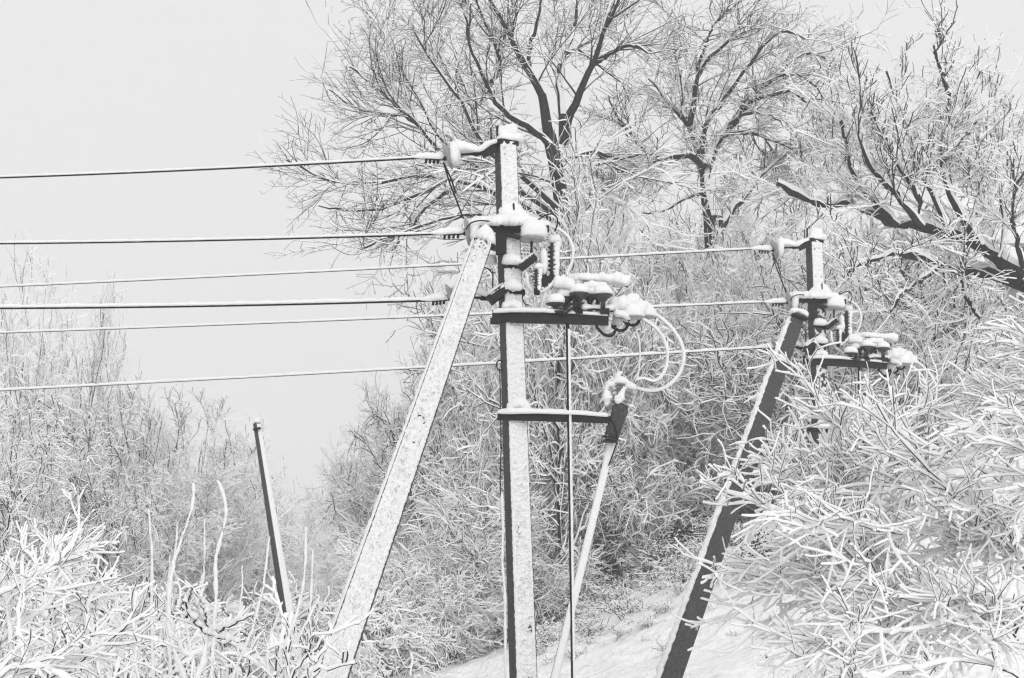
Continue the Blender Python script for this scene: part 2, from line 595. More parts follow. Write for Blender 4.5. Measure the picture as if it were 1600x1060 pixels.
# ------------------------------------------------------------------ house on the hill
def build_house():
    c = P(1590, 440, 52); c[2] = ground_h(c[0], c[1]) - 0.3
    t = thing("house", "pale house with snow-covered roof on the hilltop behind the bare tree", "house", c)
    z0 = c[2]
    zr = P(1580, 378, 50)[2]; ztop = P(1580, 322, 54)[2]
    x0, x1 = P(1542, 400, 50)[0], P(1542, 400, 50)[0] + 9.0
    y0, y1 = 50.0, 58.0
    w = MB()
    w.prism([A([x0, y0, z0]), A([x1, y0, z0]), A([x1, y1, z0]), A([x0, y1, z0])],
            [A([x0, y0, zr]), A([x1, y0, zr]), A([x1, y1, zr]), A([x0, y1, zr])])
    ym = (y0 + y1) / 2
    w.prism([A([x0 + .01, y0 + .01, zr]), A([x0 + .01, y1 - .01, zr]), A([x0 + .01, ym, ztop - .1])], [A([x1 - .01, y0 + .01, zr]), A([x1 - .01, y1 - .01, zr]), A([x1 - .01, ym, ztop - .1])])
    w.build("wall", M_WALL, t)
    for ys_, nm in ((y0 - 0.5, "roof"), (y1 + 0.5, "roof")):
        zs = zr - 0.5 * (ztop - zr) / (ym - y0)
        r = MB()
        r.prism([A([x0 - .4, ys_, zs]), A([x0 - .4, ym, ztop]), A([x0 - .4, ym, ztop + .12]), A([x0 - .4, ys_, zs + .12])],
                [A([x1 + .4, ys_, zs]), A([x1 + .4, ym, ztop]), A([x1 + .4, ym, ztop + .12]), A([x1 + .4, ys_, zs + .12])])
        ro = r.build(nm, M_WALL, t)
        s = MB()
        s.prism([A([x0 - .45, ys_, zs + .125]), A([x0 - .45, ym, ztop + .125]), A([x0 - .45, ym, ztop + .42]), A([x0 - .45, ys_, zs + .40])],
                [A([x1 + .45, ys_, zs + .125]), A([x1 + .45, ym, ztop + .125]), A([x1 + .45, ym, ztop + .42]), A([x1 + .45, ys_, zs + .40])])
        s.build("roof_snow", M_SNOW, ro)
    for k in range(3):
        wx = x0 + 1.2 + k * 2.6
        f = MB().beam((wx, y0 - .03, zr - 1.1), (wx + 1.1, y0 - .03, zr - 1.1), .08, 1.3).build("window", M_SNOW, t)
        MB().beam((wx + .08, y0 - .08, zr - 1.1), (wx + 1.02, y0 - .08, zr - 1.1), .05, 1.14).build("pane", M_PANE, f)
    # low shed in front
    c = P(1530, 470, 44); c[2] = ground_h(c[0], c[1]) - .3
    t = thing("shed", "low shed with thick snow on its sloping roof below the house", "shed", c)
    a = P(1502, 443, 43); b = P(1640, 443, 43)
    zt = P(1520, 398, 47)[2]
    x0, x1 = a[0], b[0]
    w = MB()
    w.prism([A([x0, 43, c[2]]), A([x1, 43, c[2]]), A([x1, 47, c[2]]), A([x0, 47, c[2]])],
            [A([x0, 43, a[2]]), A([x1, 43, a[2]]), A([x1, 47, zt]), A([x0, 47, zt])])
    w.build("wall", M_WALL, t)
    r = MB()
    def rp(x, dz): return [A([x, 42.6, a[2] - .05 + dz]), A([x, 47.2, zt + .03 + dz]), A([x, 47.2, zt + .09 + dz]), A([x, 42.6, a[2] + .02 + dz])]
    r.prism(rp(x0 - .25, .03), rp(x1 + .25, .03))
    ro = r.build("roof", M_STEEL, t)
    s = MB()
    s.prism([A([x0 - .3, 42.55, a[2] + .055]), A([x0 - .3, 47.25, zt + .13]), A([x0 - .3, 47.25, zt + .4]), A([x0 - .3, 42.6, a[2] + .32])],
            [A([x1 + .3, 42.55, a[2] + .055]), A([x1 + .3, 47.25, zt + .13]), A([x1 + .3, 47.25, zt + .4]), A([x1 + .3, 42.6, a[2] + .32])])
    s.build("roof_snow", M_SNOW, ro)
    for k in range(2):
        f = MB().beam((x0 + .5 + k * 1.1, 42.96, a[2] - .55), (x0 + 1.2 + k * 1.1, 42.96, a[2] - .55), .06, .5).build("window", M_SNOW, t)
        MB().beam((x0 + .56 + k * 1.1, 42.92, a[2] - .55), (x0 + 1.14 + k * 1.1, 42.92, a[2] - .55), .04, .4).build("pane", M_PANE, f)


build_house()

# ------------------------------------------------------------------ big trees on the hill, limbs set out one by one
def big_tree(label, seed, base, limb_list, radii, Y, spec, sub, trunkpts, trunk_r, snow_t=0.03, side=0.35, skirt=None):
    """limb_list: pixel polylines; Y: tree distance; each limb gets its own depth run"""
    rng = np.random.default_rng(seed)
    t = thing("bare_tree", label, "tree", base, None)
    L0 = []
    for i, pl in enumerate(limb_list):
        dy = rng.uniform(-2.2, 2.2)
        n = len(pl)
        L0.append([P(p[0], p[1], Y + (dy * k / (n - 1))) for k, p in enumerate(pl)])
    C0, R0 = limbs(L0, [r[0] for r in radii], [r[1] for r in radii], 18, 0.012, rng)
    Ct, Rt = limbs([trunkpts], trunk_r[0], trunk_r[1], 18)
    parts = [snowtube(Ct, Rt, 0.02, 0.05, 10, rng, 0.0, 0.2, bare_vert=0.55),
             snowtube(C0, R0, snow_t, 0.0, 10, rng, 0.1, 0.3, bare_vert=0.5)]
    o = link_mesh("trunk", branch_mesh("trunk", parts, M_BARK, M_TWSNOW, base), t)
    lv = [(C0, R0)]
    tw = []
    for j, s in enumerate(sub):
        src = lv[s.get("src", -1)]
        C, R = grow(rng, src[0], src[1], s["M"], s["t"][0], s["t"][1], s["ang"], 14, s["L"], 0.35, s["K"], s["w"], s["trop"], s["r"], s["rt"], s.get("be", 0.5))
        lv.append((C, R))
        tw.append(snowtube(C, R, s["sn"], s["wd"], s.get("S", 4), rng, 0.15, 0.35, frac=s.get("frac", 1.0), bare_vert=0.3, side=side))
    if skirt:
        ta, tb, n1 = skirt
        S1 = grow(rng, Ct, Rt, n1, ta, tb, 62, 16, 2.3, .3, 10, .09, (0, -.01, -.02), .022, .007, .2)
        S2 = grow(rng, S1[0], S1[1], n1 * 10, .08, 1, 42, 15, 1.0, .3, 7, .12, (0, 0, -.03), .008, .004, .4)
        S3 = grow(rng, S2[0], S2[1], n1 * 45, .08, 1, 42, 15, .45, .3, 5, .16, (0, 0, -.03), .0042, .003, .4)
        for (C, R), sn_ in zip((S1, S2, S3), (.030, .023, .018)):
            tw.append(snowtube(C, R, sn_, sn_ * .66, 5, rng, .3, .3))
    link_mesh("crown", branch_mesh("crown", tw, M_TWIG, M_TWSNOW, base), t)
    return t, lv


def std_sub(m1, m2, m3, L1=1.7, up=0.06, sn=1.0, r=1.0, m4=0):
    s = [dict(M=m1, t=(0.12, 1.0), ang=33, L=L1, K=9, w=0.075, trop=(0, 0, up), r=0.022 * r, rt=0.007 * r, sn=0.020 * sn, wd=0.014 * sn),
         dict(M=m2, t=(0.1, 1.0), ang=36, L=L1 * 0.52, K=6, w=0.10, trop=(0, 0, up * .8), r=0.0105 * r, rt=0.0055 * r, sn=0.016 * sn, wd=0.010 * sn),
         dict(M=m3, t=(0.1, 1.0), ang=40, L=L1 * 0.26, K=4, w=0.13, trop=(0, 0, up * .6), r=0.0070 * r, rt=0.0048 * r, sn=0.013 * sn, wd=0.008 * sn)]
    if m4:
        s.append(dict(M=m4, t=(0.2, 1.0), ang=45, L=L1 * 0.13, K=3, w=0.14, trop=(0, 0, up * .5), r=0.0055 * r, rt=0.0042 * r, sn=0.010 * sn, wd=0.006 * sn))
    return s


# tree A, behind the near pole
YA = 27.0
baseA = P(900, 700, YA + 1); baseA[2] = ground_h(baseA[0], baseA[1]) - .2
limbsA = [
    [(858, 215), (853, 170), (845, 141), (822, 106), (795, 54), (784, 35), (763, 0), (745, -60)],
    [(826, 112), (824, 90), (828, 70), (840, 35), (847, 0), (850, -50)],
    [(880, 215), (877, 167), (872, 128), (871, 106), (885, 80), (898, 54), (901, 19), (900, -50)],
    [(880, 225), (888, 180), (898, 163), (920, 119), (935, 80), (940, 54), (952, 29), (965, 10), (985, -50)],
    [(929, 100), (940, 92), (952, 85), (978, 69), (997, 74), (1015, 84)],
    [(885, 83), (900, 76), (930, 60), (955, 40), (1000, 10)],
    [(868, 240), (840, 205), (818, 197), (793, 180), (774, 164), (761, 135), (745, 99), (729, 71), (733, 48), (725, 20)],
    [(874, 330), (835, 292), (795, 262), (762, 240), (748, 221), (738, 192), (719, 160), (697, 125), (664, 80), (645, 48)],
    [(744, 205), (738, 173), (735, 154), (722, 125), (713, 90), (700, 45)],
    [(874, 340), (830, 310), (780, 285), (735, 258), (693, 225), (671, 199), (661, 160), (636, 125), (620, 96), (595, 50)],
    [(690, 240), (670, 215), (632, 173), (584, 138), (546, 106)],
    [(876, 350), (820, 320), (750, 292), (690, 275), (620, 276), (591, 289), (543, 290), (504, 282), (472, 266), (446, 250)],
    [(665, 205), (632, 180), (610, 182), (581, 180), (543, 164), (514, 141)],
    [(878, 380), (820, 350), (760, 335), (690, 340), (640, 365), (600, 372), (565, 390)],
    [(760, 137), (785, 110), (770, 60), (750, 20), (740, -20)],
    [(885, 250), (930, 235), (960, 250), (990, 246), (1020, 240)],
    [(700, 300), (660, 330), (640, 360), (610, 395)],
    [(720, 262), (690, 290), (640, 310), (590, 330), (540, 330), (500, 322)],
]
rA = [(.11, .012), (.05, .012), (.09, .013), (.10, .012), (.055, .01), (.045, .01), (.075, .012), (.06, .012), (.04, .01), (.05, .01), (.04, .01), (.05, .01), (.035, .009), (.045, .01), (.04, .01), (.05, .01), (.04, .008), (.045, .008)]
big_tree("tall bare tree whose crown spreads over and left of the near pole's top", 11, baseA, limbsA, rA, YA, None,
         std_sub(210, 1150, 4200, 1.75, 0.05, .75, .9, 3500),
         [baseA, P(892, 480, YA + .6), P(878, 330, YA + .2), P(872, 262, YA), P(858, 212, YA)], (.24, .13), skirt=(.45, .93, 34))

# tree B, between the two poles
YB = 30.0
baseB = P(1125, 640, YB + .5); baseB[2] = ground_h(baseB[0], baseB[1]) - .2
limbsB = [
    [(1116, 350), (1104, 300), (1099, 254), (1088, 218), (1075, 190), (1052, 166), (1036, 155), (1028, 135), (1012, 123)],
    [(1071, 186), (1065, 159), (1069, 131), (1081, 112), (1090, 90)],
    [(1078, 195), (1085, 159), (1087, 119), (1111, 87), (1135, 67), (1165, 48), (1200, 40)],
    [(1088, 110), (1103, 67), (1115, 40), (1139, 14)],
    [(1104, 260), (1107, 238), (1123, 216), (1147, 190), (1170, 159), (1190, 137), (1214, 119), (1254, 83), (1278, 76), (1296, 100)],
    [(1128, 214), (1158, 207), (1190, 212), (1226, 228), (1250, 245)],
    [(1096, 240), (1098, 210), (1103, 190), (1131, 162), (1143, 135), (1174, 99), (1194, 71), (1220, 44), (1260, 60)],
    [(1100, 262), (1085, 246), (1063, 240), (1032, 250), (1004, 266), (960, 292), (930, 296)],
    [(1118, 360), (1127, 350), (1143, 329), (1174, 293), (1206, 258), (1240, 235)],
    [(1170, 159), (1200, 150), (1235, 140), (1262, 160), (1280, 200), (1285, 240)],
    [(1214, 119), (1250, 115), (1280, 140), (1298, 180)],
    [(1140, 195), (1160, 178), (1190, 175), (1220, 190), (1240, 215)],
    [(1032, 250), (1000, 230), (980, 200), (960, 180), (950, 150)],
    [(1104, 300), (1070, 310), (1040, 330), (1000, 335)],
]
rB = [(.20, .012), (.05, .01), (.07, .01), (.04, .008), (.13, .012), (.05, .01), (.06, .01), (.08, .01), (.13, .012), (.045, .008), (.04, .008), (.04, .008), (.045, .009), (.05, .01)]
big_tree("bare forked tree with a domed crown between the two poles", 23, baseB, limbsB, rB, YB, None,
         std_sub(190, 1150, 4000, 1.5, -0.02, .8, .85, 2500),
         [baseB, P(1122, 480, YB + .3), P(1117, 400, YB), P(1114, 340, YB)], (.26, .2), side=.1, skirt=(.05, .75, 24))

# tree C, leaning in from the right
YC = 24.0
baseC = P(1690, 560, YC); baseC[2] = ground_h(baseC[0], baseC[1]) - .2
limbsC = [
    [(1600, 437), (1575, 420), (1552, 404), (1531, 387), (1502, 371), (1456, 362), (1420, 352), (1385, 353)],
    [(1531, 387), (1519, 364), (1500, 340), (1492, 325), (1478, 290), (1470, 258), (1471, 215), (1478, 190), (1487, 165), (1495, 135), (1500, 110)],
    [(1483, 155), (1475, 130), (1464, 96), (1458, 74)],
    [(1480, 365), (1464, 321), (1445, 285), (1432, 258), (1420, 210), (1405, 175), (1393, 147), (1386, 112)],
    [(1400, 355), (1375, 335), (1357, 314), (1335, 282), (1325, 250), (1318, 215), (1312, 190)],
    [(1385, 352), (1369, 337), (1329, 321), (1294, 327), (1250, 313), (1215, 290)],
    [(1610, 455), (1580, 442), (1545, 430), (1520, 426), (1480, 421), (1462, 415)],
    [(1470, 418), (1440, 440), (1410, 460), (1390, 490)],
    [(1475, 420), (1478, 450), (1465, 490), (1460, 530)],
    [(1462, 415), (1430, 405), (1395, 400), (1340, 420), (1315, 440)],
    [(1515, 360), (1523, 330), (1533, 282), (1541, 218), (1545, 160), (1547, 120)],
    [(1471, 255), (1490, 235), (1510, 212), (1525, 190)],
    [(1600, 430), (1590, 390), (1580, 340), (1585, 300), (1600, 270)],
    [(1440, 358), (1410, 320), (1380, 290), (1350, 250), (1340, 200), (1345, 150)],
    [(1560, 405), (1570, 360), (1560, 310), (1575, 260), (1572, 230)],
    [(1500, 424), (1510, 470), (1530, 500)],
    [(1430, 352), (1440, 320), (1400, 260), (1370, 200), (1360, 160)],
]
rC = [(.10, .035), (.065, .008), (.025, .006), (.04, .008), (.035, .008), (.035, .008), (.09, .045), (.025, .007), (.025, .007), (.035, .007), (.035, .006), (.025, .007), (.04, .007), (.03, .007), (.03, .007), (.025, .007), (.028, .007)]
big_tree("bare tree with thick snow-topped limbs reaching in beside the far pole", 37, baseC, limbsC, rC, YC, None,
         std_sub(150, 950, 3300, 1.4, 0.03, 1.15, 0.52, 2600),
         [baseC, P(1670, 510, YC), P(1640, 470, YC), P(1600, 440, YC)], (.13, .10), 0.13, side=-.3)

# ------------------------------------------------------------------ shrubs of the thicket: five plants, then copies
def shrub(seed, H=3.2, W=2.0, stems=16, m1=150, m2=950, m3=3600, sn=1.0, trop=-0.03, r=1.0, S=5, arch=0.0):
    rng = np.random.default_rng(seed)
    pts = []
    for i in range(stems):
        az = rng.random() * 2 * math.pi
        lean = rng.uniform(0.05, 1.0)
        h = H * rng.uniform(0.65, 1.0) * (1 - 0.35 * lean)
        b = A([math.cos(az), math.sin(az), 0]) * rng.uniform(0, 0.25) * W
        e = A([math.cos(az), math.sin(az), 0]) * W * lean
        p = [b + A([0, 0, -0.3]), b + A([0, 0, 0.1]), b + e * 0.3 + A([0, 0, h * 0.5]), b + e * 0.65 + A([0, 0, h * 0.86]), b + e + A([0, 0, h * (1 - arch * lean)])]
        pts.append(p)
    C0, R0 = limbs(pts, 0.017 * r, 0.006 * r, 12, 0.03, rng)
    C1, R1 = grow(rng, C0, R0, m1, 0.15, 1, 40, 14, H * 0.40, 0.3, 9, 0.11, (0, 0, trop), 0.008 * r, 0.004 * r, 0.45)
    C2, R2 = grow(rng, C1, R1, m2, 0.08, 1, 42, 16, H * 0.22, 0.3, 6, 0.19, (0, 0, trop), 0.0048 * r, 0.0032 * r, 0.45)
    C3, R3 = grow(rng, C2, R2, m3, 0.1, 1, 44, 18, H * 0.115, 0.3, 4, 0.30, (0, 0, trop), 0.0036 * r, 0.0026 * r, 0.4)
    pr = [snowtube(C0, R0, 0.03 * sn, 0.02 * sn, S, rng, 0.1, 0.3, bare_vert=0.3),
          snowtube(C1, R1, 0.034 * sn, 0.023 * sn, S, rng, 0.3, 0.25),
          snowtube(C2, R2, 0.026 * sn, 0.0165 * sn, S, rng, 0.4, 0.4),
          snowtube(C3, R3, 0.021 * sn, 0.0135 * sn, S, rng, 0.4, 0.4, wrap=True)]
    return branch_mesh("crown", pr, M_THIN)


SH = [shrub(101, 3.4, 2.1, 16, 150, 850, 3000, .95, -0.03),
      shrub(102, 3.0, 2.4, 15, 140, 850, 3000, 1.05, -0.06, arch=0.15),
      shrub(103, 4.2, 1.9, 15, 150, 850, 3000, 0.9, 0.01),
      shrub(104, 2.6, 2.3, 16, 140, 800, 3000, 1.1, -0.08, arch=0.25)]

def put_shrub(mesh, x, y, rz, sc, label, group, name="shrub", cat="shrub"):
    t = thing(name, label, cat, (x, y, ground_h(x, y) - 0.05), group)
    t.rotation_euler = (0, 0, rz)
    t.scale = (sc, sc, sc) if np.isscalar(sc) else sc
    link_mesh("crown", mesh, t)
    return t


rng = np.random.default_rng(5)
spots = []
# rows by distance: (Y, px from, px to, count, scale)
def zone(px, y):
    if px < 800: z = "between the near brace and the near pole"
    elif px < 1000: z = "just right of the near pole"
    elif px < 1240: z = "between the two poles"
    else: z = "behind the far pole"
    if y < 28.5: return "low snow-laden shrub at the thicket's edge " + z, "edge shrubs " + z
    return "snow-laden shrub deeper in the hillside thicket " + z, "deeper shrubs " + z


for (Y, xa, xb, n, s0) in [(25.2, 590, 800, 4, .62), (26.5, 620, 830, 4, .85), (27.2, 850, 1010, 3, .75), (28.5, 640, 1180, 6, 1.0), (31.5, 640, 1300, 7, 1.1), (35.5, 660, 1420, 6, 1.2),
                           (41, 700, 1600, 6, 1.35), (48, 720, 1480, 4, 1.6), (26.0, 1230, 1500, 3, .9), (28.5, 1280, 1560, 3, .9), (27.0, 1420, 1600, 2, .55)]:
    for k in range(n):
        px = xa + (xb - xa) * (k + rng.uniform(.2, .8)) / n
        y = Y + rng.uniform(-.8, .8)
        x = (px - 800) / FPX * y
        s_ = s0 * rng.uniform(.85, 1.2)
        if px - 1.75 * s_ * FPX / y < 555 or (px > 1380 and Y > 30) or (px > 1560 and Y > 27):
            continue
        spots.append((x, y, s_, px))
for x, y, s, px in spots:
    m = SH[rng.integers(0, 4)]
    lab, grp = zone(px, y)
    put_shrub(m, x, y, rng.uniform(0, 6.28), (s, s, s * rng.uniform(.9, 1.25)), lab, grp)

# ------------------------------------------------------------------ left side: trees of the valley
def round_tree(seed, H=9.0, W=4.5, sn=1.0, r=1.0, m=(16, 170, 1300, 5200), trop=0.02, low=0.12):
    rng = np.random.default_rng(seed)
    Ct, Rt = limbs([[A([0, 0, -.4]), A([0.1, 0, H * .15]), A([0.0, .1, H * .45]), A([.1, 0, H * .8])]], .11 * r, .016, 14, .02, rng)
    pts = []
    for i in range(m[0]):
        az = rng.random() * 6.283
        z0 = H * rng.uniform(low, .6)
        f = rng.uniform(.55, 1.0)
        top = H * (z0 / H + (1 - z0 / H) * rng.uniform(.35, .95))
        e = A([math.cos(az), math.sin(az), 0]) * W * f * math.sqrt(max(.1, 1 - (max(0, top / H - .45) / .6) ** 2))
        pts.append([A([0, 0, z0]), A([0, 0, z0]) + e * .35 + UPZ * (top - z0) * .35, A([0, 0, z0]) + e * .75 + UPZ * (top - z0) * .8, A([0, 0, top]) + e])
    C0, R0 = limbs(pts, .042 * r, .010 * r, 12, .04, rng)
    C1, R1 = grow(rng, C0, R0, m[1], .1, 1, 44, 14, H * .20, .3, 8, .1, (0, 0, trop), .022 * r, .009 * r, .45)
    C2, R2 = grow(rng, C1, R1, m[2], .08, 1, 45, 14, H * .11, .3, 6, .17, (0, 0, trop), .007 * r, .0042 * r, .45)
    C3, R3 = grow(rng, C2, R2, m[3], .1, 1, 44, 16, H * .064, .3, 4, .25, (0, 0, trop), .0048 * r, .0034 * r, .4)
    tr = branch_mesh("trunk", [snowtube(Ct, Rt, .02, .03, 10, rng, .0, .2, bare_vert=.4), snowtube(C0, R0, .035 * sn, .03, 5, rng, .2, .3)], M_BARK)
    cr = branch_mesh("crown", [snowtube(C1, R1, .032 * sn, .020 * sn, 5, rng, .25, .3), snowtube(C2, R2, .026 * sn, .0165 * sn, 5, rng, .4, .4), snowtube(C3, R3, .0215 * sn, .0135 * sn, 5, rng, .4, .4, wrap=sn > 1.02)], M_THIN)
    return tr, cr


def put_tree(meshes, x, y, rz, sc, label, group=None, name="bare_tree", dz=0.0):
    t = thing(name, label, "tree", (x, y, ground_h(x, y) - .1 + dz), group)
    t.rotation_euler = (0, 0, rz)
    t.scale = (sc, sc, sc) if np.isscalar(sc) else sc
    link_mesh("trunk", meshes[0], t)
    link_mesh("crown", meshes[1], t)
    return t


RT_FAR = round_tree(201, 9.5, 4.6, 1.0, 1.6, (20, 190, 1300, 4000), 0.03, .04)
RT_A = round_tree(202, 6.5, 3.6, 1.1, 0.9, (18, 180, 1250, 4400), -0.06, .06)
RT_B = round_tree(203, 7.5, 3.2, 1.03, 0.85, (16, 160, 1050, 3800), 0.05, .1)


def at_px(px, Y):
    return (px - 800) / FPX * Y


put_tree(RT_FAR, at_px(310, 72), 72, .4, (1.05, 1.05, 1.06), "hazy dome-crowned tree behind the tall snowy shoots")
put_tree(RT_FAR, at_px(235, 66), 66, 2.0, (.95, .95, .98), "hazy round tree rising behind the snowy branches left of the shoots", None)
g2 = "hazy trees in the valley behind the leaning post"
for px, Y, s in [(355, 78, .85), (345, 70, .6), (390, 92, .8), (430, 110, .78), (470, 130, .8), (280, 68, .8), (160, 70, 1.0), (60, 62, 1.1), (400, 80, .5)]:
    put_tree(RT_FAR, at_px(px, Y), Y, rng.uniform(0, 6), s, "pale hazy tree in the valley row behind the leaning post", g2)
g3 = "far hazy wood at the end of the valley"
for k in range(26):
    Y = rng.uniform(140, 230)
    px = rng.uniform(400, 760)
    s = rng.uniform(1.0, 1.5)
    want = 1.6 + (920 - rng.uniform(762, 805)) / FPX * Y
    x = at_px(px, Y)
    put_tree(RT_FAR, x, Y, rng.uniform(0, 6), s, "faint tree of the far hazy wood where the valley ends", g3, dz=float(want - 9.8 * s - ground_h(x, Y)))

# nearer left trees
RT_C = round_tree(204, 7.5, 3.4, 0.7, 0.55, (12, 80, 420, 1500), 0.03, .2)


def fit_tree(m, H, px, Y, top, sw, label, group=None):
    x = at_px(px, Y)
    zt = CAM_Z + (HOR - top) / FPX * Y
    put_tree(m, x, Y, rng.uniform(0, 6), (sw, sw, float((zt - ground_h(x, Y)) / (H * .97))), label, group)


fit_tree(RT_C, 7.5, 25, 26, 395, .42, "bare tree with thin upright leaders at the photo's left edge")
fit_tree(RT_C, 7.5, 120, 28, 450, .40, "slimmer bare tree with leaders crossing the lower wires")
fit_tree(RT_A, 6.5, 20, 24, 610, .48, "snow-heavy tree partly cut off by the photo's left edge")
fit_tree(RT_A, 6.5, 140, 27, 555, .46, "broad snowy tree with drooping branches left of the hazy dome tree")
fit_tree(RT_A, 6.5, 70, 31, 575, .55, "rounded frosted tree behind the broad snowy tree at the left")
fit_tree(RT_A, 6.5, 190, 25, 690, .38, "low rounded snowy tree in front of the broad tree at the left")
fit_tree(RT_A, 6.5, -5, 20, 640, .40, "nearest snow-heavy tree at the very left, its crown low")
fit_tree(RT_B, 7.5, 215, 30, 650, .45, "smaller snowy tree standing before the hazy dome tree")
put_tree(RT_B, at_px(605, 36), 36, .7, (.62, .62, .80), "small pale snowy tree showing just left of the near pole's brace")
g9 = "snowy trees standing in the hillside thicket"
for px, Y, top, sw, m in [(740, 37, 450, .75, 1), (820, 41, 400, .9, 0), (930, 40, 380, 1.0, 0), (1040, 42, 360, 1.0, 1), (1160, 40, 350, 1.0, 0), (990, 37, 330, .8, 0), (1080, 37, 320, .75, 1), (1130, 33, 400, .6, 0), (1078, 28.6, 318, .36, 0), (1150, 28.8, 345, .36, 0), (1112, 27.5, 400, .34, 0), (1200, 36, 310, .8, 0), (900, 36, 330, .8, 1),
                          (1260, 39, 320, .9, 1), (1330, 38, 340, .75, 0), (1390, 36, 420, .6, 0), (690, 31, 580, .5, 0), (875, 25.6, 300, .5, 1), (950, 27, 420, .55, 0), (1020, 28, 470, .6, 1)]:
    x = at_px(px, Y); H = 6.5 if m == 0 else 7.5
    zt = CAM_Z + (HOR - top) / FPX * Y
    put_tree((RT_A, RT_B)[m], x, Y, rng.uniform(0, 6), (sw, sw, float((zt - ground_h(x, Y)) / (H * .97))), "snowy many-branched tree growing out of the thicket " + ("left of the near pole" if px < 800 else "just right of the near pole" if px < 1000 else "between the two poles" if px < 1240 else "behind the far pole"), g9)

# ------------------------------------------------------------------ wires
def power_line(label, pts, r, sw, sh, seed):
    t = thing("power_line", label, "power line", pts[0], "overhead wires with snow on top")
    C = resample(pts, 60)
    MB().tube(C, r, 6).build("wire", M_WIRE, t)
    V = [c + A([0, 0, r * 0.95]) for c in C]
    MB().ridge(V, sw, sh, seed, .5, .035, .3, m=6).build("snow", M_SNOW, t)


# ------------------------------------------------------------------ equipment of one pole (pixels of the near pole at 12 m)
Y0 = 12.0
OR = P(790, 200, Y0)


def L(x, y, dy=0.0):
    return P(x, y, Y0 + dy)


def LL(pts, dy=0.0, dy1=None):
    dy1 = dy if dy1 is None else dy1
    n = len(pts)
    return [P(p[0], p[1], Y0 + dy + (dy1 - dy) * i / max(1, n - 1)) for i, p in enumerate(pts)]


def shaft_ring(c, w, rot):
    c = A(c); a = math.radians(rot)
    ex, ey = A([math.cos(a), math.sin(a), 0]), A([-math.sin(a), math.cos(a), 0])
    k = w / 2
    b = k * 0.82
    return [c + ex * q[0] + ey * q[1] for q in [(-k, -b), (-b, -k), (b, -k), (k, -b), (k, b), (b, k), (-b, k), (-k, b)]], ex, ey


def strain(o, who, att, disc, clamp0, clamp1, n):
    """dead-end insulator lying along the wire: shackle, disc, cap, clamp"""
    t = thing("strain_insulator", f"snow-covered disc insulator {who}", "insulator", xf(L(*disc)), "strain insulators at the wire ends")
    dx = 0.0
    a, d, c0, c1 = L(*att), L(*disc), L(*clamp0), L(*clamp1)
    m = MB(); m.tube([a, a * .6 + d * .4, d], .011, 8); m.tube([a + A([0, 0, .0]), a * .75 + d * .25], .02, 8)
    m.build("shackle", M_STEEL, t)
    ax = (d - c0); ax /= np.linalg.norm(ax)
    q = d - ax * .045
    R = .118
    MB().lathe(q, d + ax * .075, [(0, .035), (.02, R * .8), (.1, R), (.22, R * .98), (.35, R * .72), (.55, .05), (.8, .042), (1, .03)], 28).build("disc", M_GLASS, t)
    MB().lathe(c0, q + ax * .01, [(0, .016), (.3, .026), (.8, .034), (1, .03)], 14).build("cap", M_STEEL, t)
    # clamp: body with three bolts hanging
    m = MB(); m.tube([c0, c0 * .5 + c1 * .5, c1], [.02, .018, .009], 8)
    for k in range(4):
        f = .15 + .2 * k
        p = c0 + (c1 - c0) * f
        m.tube([p + A([0, 0, .012]), p + A([-.008, 0, -.045])], .011, 6)
    m.build("clamp", M_STEEL, t)
    s = MB()
    s.ridge([c1 + A([-.08, 0, .005]), c1, c0, q + A([0, 0, .02])], [.02, .05, .07, .09], [.012, .045, .06, .085], n + 1, .25)
    s.build("clamp_snow", M_SNOW, t)
    s = MB()
    # cone of snow behind and on top of the disc
    pd = d + ax * .03
    s.ridge([pd + A([-.05, 0, .05]), pd + A([.0, 0, .03]) , pd + ax * .10 + A([0, 0, .01]), a + A([0, 0, .012])], [.10, .17, .12, .06], [.075, .115, .065, .04], n + 2, .2)
    s.blob(pd + A([.01, -.035, -.02]), .045, .085, .115, n, .2, .8)
    s.build("disc_snow", M_SNOW, t)
    return t


